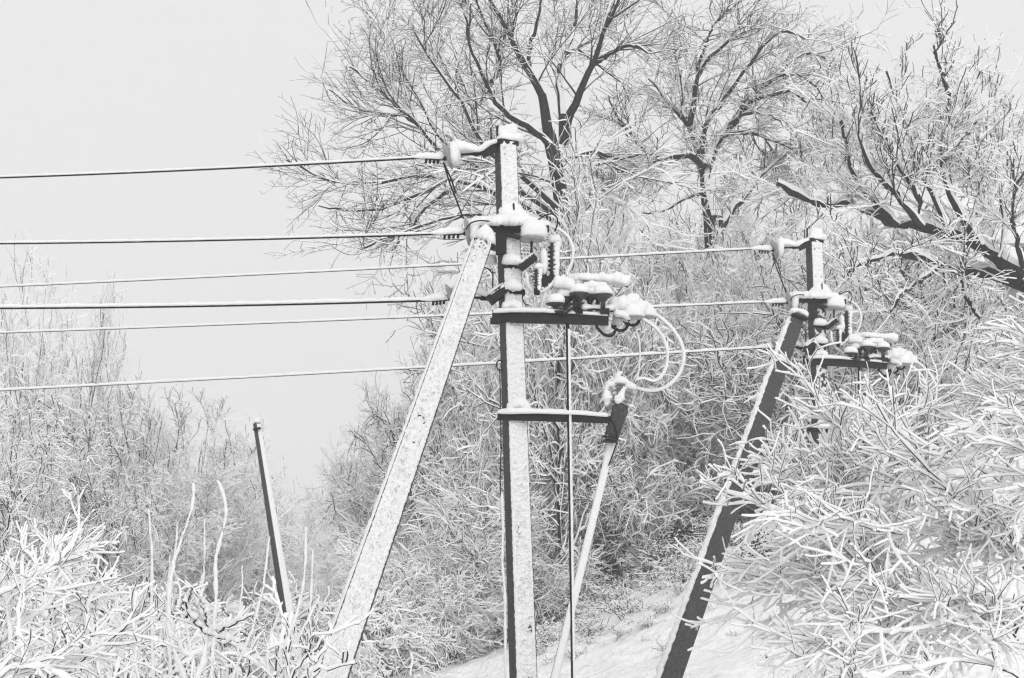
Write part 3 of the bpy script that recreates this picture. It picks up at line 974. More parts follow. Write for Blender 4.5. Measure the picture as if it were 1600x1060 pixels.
def equipment(near):
    """pole, brace-independent fittings, insulators, switch"""
    who = "near pole" if near else "far pole"
    sd = 0 if near else 50
    # ---- pole
    top, low = L(790, 225), L(817.5, 1050)
    k = (-0.5 - top[2]) / (low[2] - top[2])
    bot = top + (low - top) * k
    rot = 17
    if not near:
        bot[2] = bot[2]
    t = thing("utility_pole", "near concrete utility pole with front face plastered in snow" if near else "far concrete utility pole standing behind the snowy bush", "utility pole",
              xf(A([bot[0], bot[1], 0])))
    r1, ex, ey = shaft_ring(top, .158, rot); r0, _, _ = shaft_ring(bot, .195, rot)
    m = MB(); m.prism(r0, r1); m.build("shaft", M_CONC, t)
    # snow on the front face (-ey side)
    nf = -ey
    def fc(c, w, s): return c + ex * s * w / 2 * .90 - ey * (w / 2)
    m = MB()
    m.plaster(fc(top, .158, -1), fc(top, .158, 1), fc(bot, .195, -1), fc(bot, .195, 1), nf, .013, .012, 22, 28 if near else 14, 1050 if near else 500, 3 + sd,
              (lambda u, v: -.80 + (.40 if .10 < v < .22 and u < .45 else 0)) if near else (lambda u, v: -.45 + (.5 if v > .13 else 0)), scales=True, edge=.16, crack=(lambda v: .45 - .62 * max(0, min(1, (v - .30) / .45))) if near else None)
    m.build("snow_plaster", M_PLAST, t)
    MB().prism([p + (p - top) * .18 + A([0, 0, -.03]) for p in r1], [p + (p - top) * .18 + A([0, 0, .012]) for p in r1]).build("collar", M_STEEL, t)
    s = MB()
    s.blob(L(797, 220, -.0), .115, .105, .055, 1 + sd, .14, .5, sq=.6)
    s.blob(L(794, 212), .080, .085, .085, 2 + sd, .16, .3, sq=.55)
    s.build("snow_cap", M_SNOW, t)
    # brackets
    m = MB(); m.beam(L(784, 225, -.06), L(752, 241, -.06), .012, .085); m.beam(L(784, 221, -.0), L(752, 237, -.0), .12, .012)
    m.build("top_bracket", M_STEEL, t)
    MB().ridge(LL([(782, 222), (766, 227), (752, 236), (738, 238)], -.03), [.12, .11, .10, .05], [.03, .04, .05, .03], 5 + sd).build("bracket_snow", M_SNOW, t)
    MB().tube(LL([(767, 200), (767.5, 222)], -.05), .007, 6).build("pin", M_STEEL, t)
    MB().tube(LL([(777, 197), (777.5, 222)], .06), .011, 8).build("pin", M_STEEL, t)
    MB().tube(LL([(802.5, 318), (804, 352)], -.14), .008, 6).build("pin", M_STEEL, t)
    # middle crossarm: two angle irons hugging the pole
    for dy in (-.13, .12):
        m = MB(); m.beam(L(742, 358, dy), L(858, 358, dy), .008, .06); m.beam(L(742, 355, dy + .025), L(858, 355, dy + .025), .055, .008)
        m.build("crossarm", M_STEEL, t)
    s = MB()
    s.ridge(LL([(728, 352), (745, 353), (775, 352), (800, 352), (830, 352), (862, 356)], -.06), [.10, .16, .28, .30, .26, .10], [.05, .07, .08, .085, .07, .04], 7 + sd)
    s.ridge(LL([(768, 352), (786, 346), (800, 338), (815, 344), (828, 353)], -.08), [.10, .12, .14, .13, .08], [.03, .08, .125, .08, .03], 8 + sd)
    s.build("crossarm_snow", M_SNOW, t)
    m = MB(); m.beam(L(783, 362, -.1), L(783, 398, -.1), .09, .07, (0, 1, 0)); m.beam(L(792, 366, -.14), L(812, 372, -.14), .05, .03)
    m.build("clamp_block", M_STEEL, t)
    # straps round the pole with ledges of snow
    for yy, hs in ((419, 15), (459, 14)):
        c = L(798.5 if yy < 440 else 800, yy)
        q, _, _ = shaft_ring(c, .185, rot)
        MB().prism([p + A([0, 0, -.022]) for p in q], [p + A([0, 0, .022]) for p in q]).build("strap", M_STEEL, t)
        s = MB(); s.ridge([c + A([-.075, -.10, .02]), c + A([.0, -.115, .02]), c + A([.085, -.085, .02])], .10, [.06, .085, .05], yy + sd, .2); s.build("strap_snow", M_SNOW, t)
    m = MB(); m.beam(L(813, 420, -.12), L(837, 401, -.12), .06, .055); m.build("side_bracket", M_STEEL, t)
    MB().ridge(LL([(812, 413), (836, 396)], -.12), .06, .02, 9 + sd).build("bracket_snow", M_SNOW, t)
    m = MB(); m.beam(L(791, 450, -.1), L(764, 471, -.1), .10, .075); m.beam(L(770, 424, -.02), L(770, 462, -.02), .02, .012, (1, 0, 0)); m.build("side_bracket", M_STEEL, t)
    MB().ridge(LL([(792, 446), (776, 454), (763, 464)], -.1), .11, .035, 10 + sd).build("bracket_snow", M_SNOW, t)
    MB().ridge(LL([(758, 410), (768, 409), (776, 411)], .06), .10, .06, 11 + sd).build("bracket_snow", M_SNOW, t)
    MB().tube(LL([(752, 416), (762, 420), (770, 428), (774, 425)], .02), .006, 6).build("tie_wire", M_WIRE, t)
    # switch platform: two channels
    for j, dy in enumerate((-.14, .13)):
        m = MB()
        a, b = L(769, 494 - j * 1, dy), L(951, 499, dy)
        m.beam(a, b, .008, .088); m.beam(a + A([0, .03, .041]), b + A([0, .03, .041]), .055, .008); m.beam(a + A([0, .03, -.041]), b + A([0, .03, -.041]), .055, .008)
        m.build("crossarm", M_STEEL, t)
    MB().beam(L(766, 502, -.16), L(783, 502, -.16), .01, .055).build("end_plate", M_STEEL, t)
    s = MB(); s.ridge(LL([(769, 489), (800, 487), (850, 487.5), (880, 490)], -.12), [.10, .13, .12, .08], [.03, .035, .032, .025], 12 + sd, .15)
    s.ridge(LL([(880, 489), (951, 494)], -.12), .09, .022, 13 + sd, .15); s.ridge(LL([(775, 489), (951, 493)], .14), .10, .03, 14 + sd, .15)
    s.ridge(LL([(784, 481), (800, 478), (816, 484)], -.12), .10, .05, 15 + sd)
    s.build("crossarm_snow", M_SNOW, t)
    # lower crossarm with two angle irons
    for j, dy in enumerate((-.13, .12)):
        m = MB(); a, b = L(777, 651, dy), L(953, 656, dy)
        m.beam(a, b, .008, .06); m.beam(a + A([0, .025, .028]), b + A([0, .025, .028]), .05, .008); m.build("crossarm", M_STEEL, t)
    s = MB(); s.ridge(LL([(776, 646), (800, 645), (840, 645), (900, 647), (952, 651)], -.11), [.08, .13, .12, .10, .08], [.025, .05, .035, .032, .028], 16 + sd, .15)
    s.ridge(LL([(792, 640), (812, 633), (828, 642)], -.10), [.08, .12, .06], [.04, .075, .03], 17 + sd); s.ridge(LL([(777, 646), (952, 651)], .13), .09, .03, 18 + sd, .15)
    s.build("crossarm_snow", M_SNOW, t)

    # ---- strain insulators
    g = f"of the {who}"
    strain(t, f"at the very top {g}", (752, 240, -.03), (704, 243, -.03), (690, 248, -.03), (659, 247, -.03), 20 + sd)
    strain(t, f"by the middle crossarm {g}", (764, 361, -.05), (735, 362, -.05), (722, 364, -.05), (687, 366, -.05), 26 + sd)
    strain(t, f"lowest of the three {g}", (765, 467, .05), (709, 463, .05), (699, 467, .05), (671, 470, .05), 32 + sd)

    # ---- jumpers
    def jumper(label, pts, r, snow, dy, dy1=None, sdn=0):
        q = resample(LL(pts, dy, dy1), 26)
        j = thing("jumper_cable", label, "cable", xf(q[0]), "jumper cables of the two poles")
        MB().tube(q, r, 7).build("cable", M_WIRE, j)
        if snow:
            MB().ridge([p + A([0, -.3 * r, r * .3]) for p in q], snow[0], snow[1], sdn + sd, .25, .02, .04, up=(0.2, -.35, 1), m=7).build("snow", M_SNOW, j)
        return j
    jumper(f"thin jumper wire hanging from the top insulator of the {who}", [(693, 254), (702, 285), (712, 310), (724, 342)], .0075, None, -.06)
    jumper(f"second thin wire beside the top insulator's jumper on the {who}", [(694, 256), (705, 280), (712, 302)], .0075, None, -.08)
    jumper(f"thin wire lying over the snow of the middle crossarm on the {who}", [(728, 359), (731, 349), (745, 344), (770, 346), (790, 356), (818, 361), (830, 351), (850, 337), (864, 331), (873, 340), (872, 354), (866, 362)], .0062, None, -.20, -.12)
    jumper(f"jumper looping right from the bell insulator of the {who}", [(852, 354), (872, 358), (888, 370), (896, 392), (893, 415), (886, 428), (884, 436), (892, 442)], .0058, (.022, .018), -.05, -.0, 41)
    jumper(f"short drooping jumper below the arrester of the {who}", [(822, 425), (824, 448), (832, 458), (848, 458), (862, 446), (868, 436)], .006, (.026, .02), -.14, -.05, 42)
    jumper(f"thin tail wire beside the second strap of the {who}", [(817, 452), (816, 466), (820, 476), (826, 477)], .005, None, -.14)

    # ---- bell post insulator
    b = thing("post_insulator", f"bell insulator under a round snow cap on the {who}", "insulator", xf(L(831, 402, -.12)))
    MB().tube(LL([(830.5, 404), (830.5, 372)], -.12), .010, 8).build("pin", M_STEEL, b)
    MB().lathe(L(831, 378, -.12), L(831, 350, -.12), [(0, .06), (.06, .10), (.2, .098), (.5, .06), (1, .03)], 24).build("bell", M_GLASS, b)
    MB().blob(L(834, 368, -.12), .115, .105, .135, 43 + sd, .08, .25).build("snow_cap", M_SNOW, b)

    # ---- arresters: ribbed posts
    def arrester(label, x, y0, y1, r, nshed, dy, snow_side=1):
        a = thing("surge_arrester", label, "arrester", xf(L(x, y1, dy)), "ribbed arresters of the two poles")
        prof = [(0, r * .5), (.05, r * .55)]
        for i in range(nshed):
            f = .12 + .72 * i / nshed
            d = .72 / nshed
            prof += [(f, r * .55), (f + d * .35, r), (f + d * .5, r), (f + d * .62, r * .55)]
        prof += [(.9, r * .5), (1, r * .45)]
        MB().lathe(L(x, y1, dy), L(x, y0, dy), prof, 18).build("sheds", M_PORC, a)
        m = MB(); m.lathe(L(x, y1 + 9, dy), L(x, y1 - 1, dy), [(0, r * .7), (1, r * .8)], 12); m.build("base", M_STEEL, a)
        s = MB(); c = L(x, y0, dy)
        s.blob(c + A([.012, -.01, -.01]), r * 1.15, r * 1.15, r * 1.0, x + sd, .15, .6)
        off = A([r * .55 * snow_side, -r * .25, 0])
        s.ridge([L(x, y0 + 1, dy) + off, L(x, (y0 + y1) / 2, dy) + off, L(x, y1 + 3, dy) + off], r * 1.3, [r * .8, r * .7, r * .55], x + sd, .45, .008, .02, up=(.9, -.45, .1))
        s.build("snow", M_SNOW, a, "stuff")
        return a
    arrester(f"taller ribbed arrester with snow down one side on the {who}", 864, 374, 432, .046, 6, -.02)
    arrester(f"shorter ribbed arrester above the platform of the {who}", 839, 416, 452, .033, 6, -.14)
    f = thing("fuse_holder", f"snow-plastered upright fuse box between the arresters of the {who}", "fuse", xf(L(849, 446, -.06)))
    MB().beam(L(849, 446, -.05), L(849, 390, -.05), .055, .05, (0, 1, 0)).build("body", M_STEEL, f)
    MB().ridge(LL([(849, 388), (849, 400), (850, 416), (849, 430)], -.07), [.05, .07, .07, .05], [.03, .045, .045, .03], 44 + sd, .2, up=(0, -1, .1)).build("snow", M_SNOW, f)
    m = MB(); m.beam(L(840, 436, -.04), L(874, 438, -.04), .06, .05); m.beam(L(845, 442, -.08), L(856, 442, -.08), .05, .06); m.build("clamp", M_STEEL, f)

    # ---- disconnecting switch
    w = thing("disconnect_switch", f"snow-heaped disconnecting switch on the platform of the {who}", "switch", xf(L(905, 488, 0)))
    for x, dy in ((872, -.02), (905, -.02), (945, -.02)):
        MB().beam(L(x, 488, -.17), L(x, 485, .19), .06, .03).build("cross_rail", M_STEEL, w)
    posts = [(905, 459, -.13), (942, 461, -.13), (884, 466, -.02), (922, 462, .04), (868, 475, -.13), (898, 447, .14), (934, 449, .14)]
    for i, (x, y, dy) in enumerate(posts):
        p = MB(); a, c = L(x, 488, dy), L(x, y - 6, dy)
        fy = (488 - y) / (494 - y)
        p.lathe(a, c, [(0, .02), (fy * .55, .02), (fy * .75, .04), (fy * .93, .082), (fy, .082), (fy + .02, .05), (1, .02)], 18)
        io = p.build("insulator", M_PORC, w)
        MB().blob(L(x, y, dy) + A([0, 0, .004]), .080, .076, .080, 60 + i + sd, .14, .06).build("snow_cap", M_SNOW, io)
    bars = [([(884, 440), (905, 436), (935, 438), (965, 440), (982, 447)], .10, .075, .12), ([(862, 446), (880, 448), (898, 452)], .085, .07, -.05),
            ([(905, 452), (925, 450), (950, 452)], .08, .05, .02), ([(905, 484), (925, 481), (945, 482), (958, 485)], .12, .05, -.08),
            ([(862, 484), (878, 480), (893, 481)], .12, .05, .05), ([(950, 484), (968, 482), (985, 484), (1008, 494)], .17, .09, -.02), ([(958, 492), (972, 494), (985, 500)], .13, .07, -.10)]
    for i, (pl, ww, hh, dy) in enumerate(bars):
        q = LL(pl, dy)
        bo = MB().tube([p + A([0, 0, -.004]) for p in q], .014, 7).build("contact_bar", M_STEEL, w)
        MB().ridge(q, [ww * (1 + .35 * math.sin(7.1 * k + i)) for k in range(len(q))], [hh * (1 + .4 * math.sin(5.3 * k + 2 * i)) for k in range(len(q))], 70 + i + sd, .38).build("snow", M_SNOW, bo)
    m = MB(); m.beam(L(880, 492, -.18), L(905, 474, -.18), .012, .02); m.beam(L(876, 490, -.18), L(893, 474, -.18), .012, .02); m.beam(L(893, 476, -.18), L(912, 474, -.16), .03, .012)
    m.tube(LL([(899, 488), (898.5, 462)], -.17), .007, 6); m.tube(LL([(906, 489), (906, 482)], -.18), .012, 6)
    m.build("lever", M_STEEL, w)
    MB().beam(L(938, 488, -.15), L(952, 487, -.15), .07, .045).build("end_block", M_STEEL, w)
    horns = [[(931, 509), (937, 517), (943, 523), (952, 526), (959, 523), (962, 516), (961, 509)], [(946, 497), (953, 506), (960, 514), (970, 518), (978, 515), (982, 508), (980, 500)],
             [(961, 488), (969, 497), (977, 504), (988, 510), (996, 507), (1000, 500), (999, 492)]]
    for i, h in enumerate(horns):
        MB().tube(resample(LL(h, -.12 + .08 * i, -.06 + .08 * i), 18), .013, 8).build("arcing_horn", M_STEEL, w)
        c = h[3]
        s = MB(); s.blob(L(c[0] - 5, c[1] - 15, -.04 + .08 * i), .045, .05, .055, 80 + i + sd, .15, .9); s.build("snow", M_SNOW, w)
    for i, (x, y) in enumerate(((990, 496), (1008, 496))):
        s = MB(); s.lathe(L(x, y + 3, -.1 + i * .1), L(x, y - 14, -.1 + i * .1), [(0, .03), (.1, .082), (.25, .08), (.7, .05), (1, .03)], 22); io = s.build("insulator", M_GLASS, w)
        MB().blob(L(x, y - 3, -.1 + i * .1), .088, .085, .10, 84 + i + sd, .12, .2).build("snow_cap", M_SNOW, io)
    jumper(f"slack cable dropping from the switch end of the {who}, outermost", [(1012, 484), (1035, 500), (1055, 520), (1067, 543), (1069, 565), (1062, 588), (1045, 605), (1025, 614), (1006, 612), (988, 606)], .0070, (.027, .022), 0, 0, 90)
    jumper(f"slack cable dropping from the switch end of the {who}, middle one", [(1000, 498), (1018, 508), (1035, 525), (1043, 550), (1042, 575), (1033, 592), (1022, 600), (1012, 594), (1004, 590), (994, 596)], .0066, (.024, .020), -.08, -.06, 91)
    jumper(f"slack cable dropping from the switch end of the {who}, innermost", [(992, 512), (998, 530), (1000, 555), (998, 585), (992, 600)], .0058, (.014, .011), -.02, .03, 92)

    # ---- cable termination and its pipe
    e = thing("cable_termination", f"ribbed cable end clamped to the lower crossarm of the {who}", "cable end", xf(L(958, 660, -.08)))
    a, b = L(953, 690, -.10), L(972, 632, -.10)
    MB().lathe(a, b, [(0, .045), (.1, .058), (.6, .062), (.85, .066), (1, .05)], 18).build("body", M_CONC, e)
    tips = [((970, 636), (985, 606), -.10), ((962, 634), (968, 598), -.02), ((956, 640), (954, 602), -.06)]
    for i, (p, q, dy) in enumerate(tips):
        prof = [(0, .03)]
        for k in range(4):
            f = .1 + .2 * k
            prof += [(f, .034), (f + .06, .062), (f + .10, .062), (f + .13, .034)]
        prof += [(.92, .02), (1, .018)]
        so = MB().lathe(L(*p, dy), L(*q, dy), prof, 16).build("sheds", M_GLASS, e)
        s = MB()
        s.ridge([L(p[0] + (q[0] - p[0]) * f - 3, p[1] + (q[1] - p[1]) * f, dy) + A([-.02, -.03, .01]) for f in (.05, .35, .65, .95)], [.05, .075, .06, .05], [.02, .035, .03, .025], i + 93 + sd, .7, .007, .02, up=(-.7, -.5, .5))
        s.blob(L(q[0], q[1], dy), .045, .045, .04, i + 95 + sd, .25, .6, 12)
        s.build("snow", M_SNOW, so, "stuff")
    s = MB(); s.ridge(LL([(957, 600), (966, 596), (976, 598), (986, 604)], -.07), [.06, .09, .08, .05], [.03, .045, .04, .03], 97 + sd, .4); s.ridge(LL([(964, 600), (967, 588), (973, 581)], -.05), .05, .03, 98 + sd, .4)
    s.build("snow", M_SNOW, e)
    m = MB(); m.beam(L(942, 682, -.18), L(966, 685, -.18), .02, .02); m.beam(L(942, 690, -.16), L(964, 691, -.16), .10, .012); m.build("clamp", M_STEEL, e)
    MB().ridge(LL([(942, 684), (965, 687)], -.13), .09, .022, 99 + sd).build("clamp_snow", M_SNOW, e)
    jumper(f"thin earth wire by the cable end of the {who}", [(951, 652), (958, 660), (964, 678), (964, 692), (957, 712), (951, 728)], .006, None, -.19, -.16)
    # pipe
    p0, p1 = L(955, 690, -.10), L(866, 1060, -.10)
    kk = (0.0 - .4 - p0[2]) / (p1[2] - p0[2])
    p2 = p0 + (p1 - p0) * kk
    cp = thing("cable_conduit", f"slanting cable pipe plastered with snow below the {who}'s cable end", "pipe", xf(p2))
    MB().tube([p0, p2], [.026, .034], 12).build("pipe", M_CONC, cp)
    MB().plaster(p0 + A([-.027, -.020, 0]), p0 + A([.034, -.016, 0]), p2 + A([-.030, -.028, 0]), p2 + A([.042, -.020, 0]), A([.15, -.98, .1]), .016, .008, 30, 8, 260, 5 + sd, -.75, edge=.3).build("snow", M_SNOW, cp)
    # drive rod
    p0, p1 = L(886.5, 498, -.13), L(895, 1060, -.13)
    kk = (-.4 - p0[2]) / (p1[2] - p0[2])
    p2 = p0 + (p1 - p0) * kk
    cr = thing("switch_rod", f"thin upright operating rod of the switch beside the {who}", "rod", xf(p2))
    MB().tube([p0, p2], .0145, 10).build("rod", M_STEEL, cr)
    q0 = p0 + (p2 - p0) * .02
    MB().plaster(q0 + A([.003, -.0150, 0]), q0 + A([.0165, .002, 0]), p2 + A([.003, -.0150, 0]), p2 + A([.0165, .002, 0]), A([.80, -.60, 0]), .010, .006, 30, 6, 300, 6 + sd, -.7, edge=.3).build("snow", M_SNOW, cr)
    # earth wire down the pole
    ew = thing("earth_wire", f"thin earth wire running down the side of the {who}", "wire", xf(L(790, 1060, -.1)))
    loop = [(785, 566), (781, 562), (776, 566), (776, 575), (780, 580), (785, 577)]
    MB().tube(resample(LL(loop, -.08), 16), .0065, 6).build("hook", M_WIRE, ew)
    MB().tube(resample(LL([(781, 579), (782, 640), (783, 700), (781, 760), (786, 820), (785, 880), (789, 930), (791, 985), (789, 1060), (792, 1150)], -.09), 40), .0045, 6).build("wire", M_WIRE, ew)
    if near:
        MB().ridge(LL([(784, 770), (786, 820), (785, 880), (789, 930), (790, 1060)], -.10), .022, .014, 88, .5, up=(.3, -1, .2)).build("snow", M_SNOW, ew)


XF = None
equipment(True)
# far pole: the same fittings, standing 17.6 m away and nearly plumb
top2 = P(1273.5, 356, 17.6)
a_ = math.radians(1.75)
R2 = A([[math.cos(a_), 0, math.sin(a_)], [0, 1, 0], [-math.sin(a_), 0, math.cos(a_)]])
XF = (OR, R2, top2 - P(793, 195, Y0))
equipment(False)
XF = None

# ------------------------------------------------------------------ wires to the left
def run(p_near, p_edge, sag=0.05):
    """from the clamp past the frame's left edge, ending well outside"""
    d = p_edge - p_near
    n = 24
    out = []
    for i in range(n + 1):
        s = 2.6 * i / n
        q = p_near + d * s
        out.append(q + A([0, 0, sag * (s * (s - 1.0)) * 1.0]))
    return out


def far_px(x, y):
    """where a point of the near pole's fittings falls on the far pole"""
    q = P(x, y, Y0)
    return (q - XFAR[0]) @ XFAR[1].T + XFAR[0] + XFAR[2]


XFAR = (OR, R2, top2 - P(793, 195, Y0))
power_line("topmost wire, running left from the near pole's top insulator", run(P(661, 247, Y0 - .03), P(0, 278, 12.9)), .0085, .03, .016, 1)
power_line("second wire from the top, from the near pole's middle crossarm", run(P(689, 366, Y0 - .05), P(0, 381, 12.9)), .0085, .03, .018, 2)
power_line("thickest-looking wire, from the near pole's lowest insulator", run(P(673, 470, Y0 + .05), P(0, 482, 12.6)), .010, .034, .026, 3)
power_line("upper of the far pole's wires, passing behind the near pole", run(far_px(659, 247), P(0, 449, 20.2)), .0065, .030, .026, 4)
power_line("middle one of the far pole's wires, level with the near platform", run(far_px(687, 366), P(0, 521, 20.2)), .0065, .030, .026, 5)
power_line("lowest wire of all, from the far pole's lowest insulator", run(far_px(671, 470), P(0, 611, 19.6)), .0065, .033, .029, 6)

# ------------------------------------------------------------------ braces and the leaning post
def square_ring(c, ax, w, rot):
    ax = ax / np.linalg.norm(ax)
    sd = nrm(np.cross(ax, A([0, -1.0, 0])))
    fr = np.cross(sd, ax)
    if fr[1] > 0: fr = -fr
    a = math.radians(rot)
    e1 = sd * math.cos(a) + fr * math.sin(a); e2 = -sd * math.sin(a) + fr * math.cos(a)
    k = w / 2; b = k * .84
    return [c + e1 * q[0] + e2 * q[1] for q in [(-k, -b), (-b, -k), (b, -k), (k, -b), (k, b), (b, k), (-b, k), (-k, b)]], e1, e2


def brace(label, p0, p1, w0, w1, rot):
    k = (-.5 - p0[2]) / (p1[2] - p0[2])
    pb = p0 + (p1 - p0) * k
    t = thing("brace_strut", label, "brace", pb, "slanting concrete braces")
    r1, e1, e2 = square_ring(p0, p1 - p0, w0, rot)
    wb = w0 + (w1 - w0) * k
    r0, _, _ = square_ring(pb, p1 - p0, wb, rot)
    MB().prism(r0, r1).build("shaft", M_CONC, t)
    return t, pb, wb, e1, e2


t, pb, wb, e1, e2 = brace("near pole's slanting concrete brace, its face plastered in scaly snow", P(757, 374, 11.82), P(519, 1060, 7.9), .148, .160, 6)
p0 = P(757, 374, 11.82)
sg = 1 if e2[1] < 0 else -1
left = -e1 if e1[0] > 0 else e1
def ff(c, w, s): return c + left * (-s) * w / 2 * .93 + e2 * sg * w / 2
MB().plaster(ff(p0, .15, -1), ff(p0, .15, 1), ff(pb, wb, -1), ff(pb, wb, 1), e2 * sg, .013, .026, 30, 34, 1200, 31,
             lambda u, v: -.95 + .98 * max(0, 1 - v / .12) ** .7 + .33 * (1 if .03 < u < .12 else 0), scales=True, edge=.12, crack=lambda v: -.05).build("snow_plaster", M_PLAST, t)
def fl(c, w, s): return c + left * w / 2 + e2 * sg * s * w / 2 * .8
MB().plaster(fl(p0, .15, -1), fl(p0, .15, 1), fl(pb, wb, -1), fl(pb, wb, 1), left, .02, .014, 24, 8, 500, 37, -.8, scales=True, edge=.3).build("edge_snow", M_SNOW, t)
MB().beam(P(741, 377, 11.72), P(774, 388, 11.72), .20, .014).build("top_plate", M_STEEL, t)
s = MB(); s.ridge(PX([(743, 374), (756, 371), (772, 384)], 11.70), [.12, .2, .10], [.04, .10, .03], 34); s.build("top_snow", M_SNOW, t)

t, pb, wb, e1, e2 = brace("far pole's dark slanting brace with snow along its upper edge", P(1244, 500, 17.35), P(1046, 1060, 13.0), .150, .176, 5)
p0 = P(1244, 500, 17.35)
sg = 1 if e2[1] < 0 else -1
left = -e1 if e1[0] > 0 else e1
s = MB()
n_ = 30
edge = [p0 + (pb - p0) * (i / n_) + left * (.15 + (wb - .15) * i / n_) * .47 + e2 * sg * -.01 for i in range(n_ + 1)]
s.ridge(edge, .12, .04, 35, .65, .014, .05, up=(-.86, -.05, .5)); s.build("edge_snow", M_SNOW, t)
MB().beam(P(1235, 494, 17.3), P(1262, 500, 17.3), .2, .014).build("top_plate", M_STEEL, t)
MB().ridge(PX([(1234, 490), (1246, 487), (1262, 496)], 17.3), .2, .05, 36).build("top_snow", M_SNOW, t)

# leaning post
p0, p1 = P(401, 662, 19.0), P(449, 960, 17.6)
k = (-.3 - p0[2]) / (p1[2] - p0[2]); pb = p0 + (p1 - p0) * k
t = thing("leaning_post", "lone leaning post with dark side and snowy side, no wires", "post", pb)
def oct_(c, w, rot=36):
    return shaft_ring(c, w, rot)[0]
MB().prism(oct_(pb, .15), oct_(p0, .075)).build("shaft", M_CONC, t)
a = math.radians(36); exx, eyy = A([math.cos(a), math.sin(a), 0]), A([-math.sin(a), math.cos(a), 0])
MB().plaster(p0 - exx * .020 - eyy * .037, p0 + exx * .036 - eyy * .037, pb - exx * .05 - eyy * .075, pb + exx * .075 - eyy * .075, -eyy, .012, .006, 20, 10, 200, 40, -.9, edge=.3).build("snow_plaster", M_PLAST, t)
MB().blob(p0 + A([.01, 0, .02]), .05, .05, .06, 41).build("snow_cap", M_SNOW, t)
MB().beam(P(396, 672, 18.9), P(407, 669, 18.9), .12, .02).build("clamp", M_STEEL, t)

# ------------------------------------------------------------------ near bush on the right
def near_bush(name, label, seed, stems, r0, sub, base, minlen=0):
    rng = np.random.default_rng(seed)
    t = thing(name, label, "bush", base)
    C0, R0 = limbs(stems, r0, .006, 18, .008, rng)
    lv = [(C0, R0)]
    pr = [snowtube(C0, R0, .022, .014, 6, rng, .15, .3, bare_vert=.25)]
    for s in sub:
        src = lv[s.get("src", -1)]
        C, R = grow(rng, src[0], src[1], s["M"], s["t"][0], s["t"][1], s["ang"], 13, s["L"], .35, s["K"], s["w"], s["trop"], s["r"], s["rt"], s.get("be", .4), flatten=s.get("fl", 0))
        lv.append((C, R))
        pr.append(snowtube(C, R, s["sn"], s["wd"], 6, rng, .22, .20, tipround=True))
    link_mesh("branches", branch_mesh("branches", pr, M_TWIG, M_NSNOW, base), t)
    return t


YR = 8.6
baseR = P(1600, 1000, YR + .3); baseR[2] = float(ground_h(baseR[0], baseR[1]))
def rs(pts, d0, d1): return PX([(x + max(0, 1300 - x) * .22 + 12, y) for x, y in pts], YR + d0, YR + d1)
stemsR = [
    rs([(1640, 960), (1600, 903), (1571, 854), (1522, 815), (1482, 780), (1443, 736), (1414, 712), (1384, 668), (1358, 632)], 0, -.6),
    rs([(1420, 1060), (1360, 900), (1310, 800), (1298, 770), (1301, 740), (1306, 690), (1303, 640)], .6, .2),
    rs([(1660, 900), (1571, 859), (1507, 839), (1423, 834), (1369, 829), (1300, 830), (1240, 815)], .1, -.8),
    rs([(1660, 820), (1590, 775), (1546, 751), (1512, 725), (1472, 712), (1443, 700), (1400, 680)], .4, .3),
    rs([(1640, 1000), (1560, 940), (1500, 935), (1430, 940), (1380, 932), (1330, 900)], -.3, -1.0),
    rs([(1640, 1040), (1560, 980), (1500, 960), (1420, 985), (1340, 990), (1280, 995)], -.4, -1.3),
    rs([(1480, 1100), (1400, 960), (1330, 880), (1270, 830), (1200, 800), (1130, 790)], .3, -.2),
    rs([(1480, 1100), (1390, 960), (1310, 905), (1230, 890), (1150, 905), (1092, 893)], .4, .0),
    rs([(1440, 1100), (1360, 920), (1300, 840), (1250, 780), (1210, 735), (1160, 700)], .8, .9),
    rs([(1440, 1100), (1370, 920), (1330, 820), (1340, 740), (1370, 700), (1395, 665), (1420, 650)], .9, 1.3),
    rs([(1420, 1080), (1350, 880), (1320, 800), (1328, 750), (1335, 710), (1340, 680)], .5, .4),
    rs([(1420, 1080), (1340, 880), (1285, 800), (1265, 750), (1258, 715)], .7, .6),
    rs([(1500, 1100), (1440, 960), (1420, 850), (1430, 800), (1480, 760), (1520, 740)], 1.0, 1.6),
    rs([(1480, 1120), (1380, 1020), (1300, 1000), (1220, 1005), (1150, 1030)], -.2, -.8),
    rs([(1640, 1100), (1560, 1040), (1470, 1030), (1380, 1050), (1300, 1060)], -1.0, -1.6),
    rs([(1640, 860), (1560, 800), (1490, 760), (1420, 760), (1360, 770), (1290, 775), (1230, 762)], .3, .0),
    rs([(1450, 1100), (1360, 930), (1280, 850), (1215, 745), (1180, 725), (1140, 728)], .6, .4),
    rs([(1420, 1100), (1330, 960), (1240, 930), (1170, 925), (1120, 945)], .5, .3),
]
subR = [dict(M=280, t=(.12, 1), ang=34, L=.42, K=8, w=.05, trop=(-.01, -.01, -.02), r=.0058, rt=.004, sn=.020, wd=.012, fl=.45),
        dict(M=1700, t=(.08, 1), ang=38, L=.25, K=6, w=.075, trop=(-.01, 0, -.015), r=.0040, rt=.0028, sn=.0165, wd=.0085, fl=.4),
        dict(M=3700, t=(.1, 1), ang=40, L=.165, K=5, w=.09, trop=(0, 0, -.01), r=.0031, rt=.0024, sn=.0140, wd=.0072, fl=.3)]
near_bush("snowy_bush", "big near bush with thick fingers of snow in front of the far brace", 71, stemsR, .013, subR, baseR)

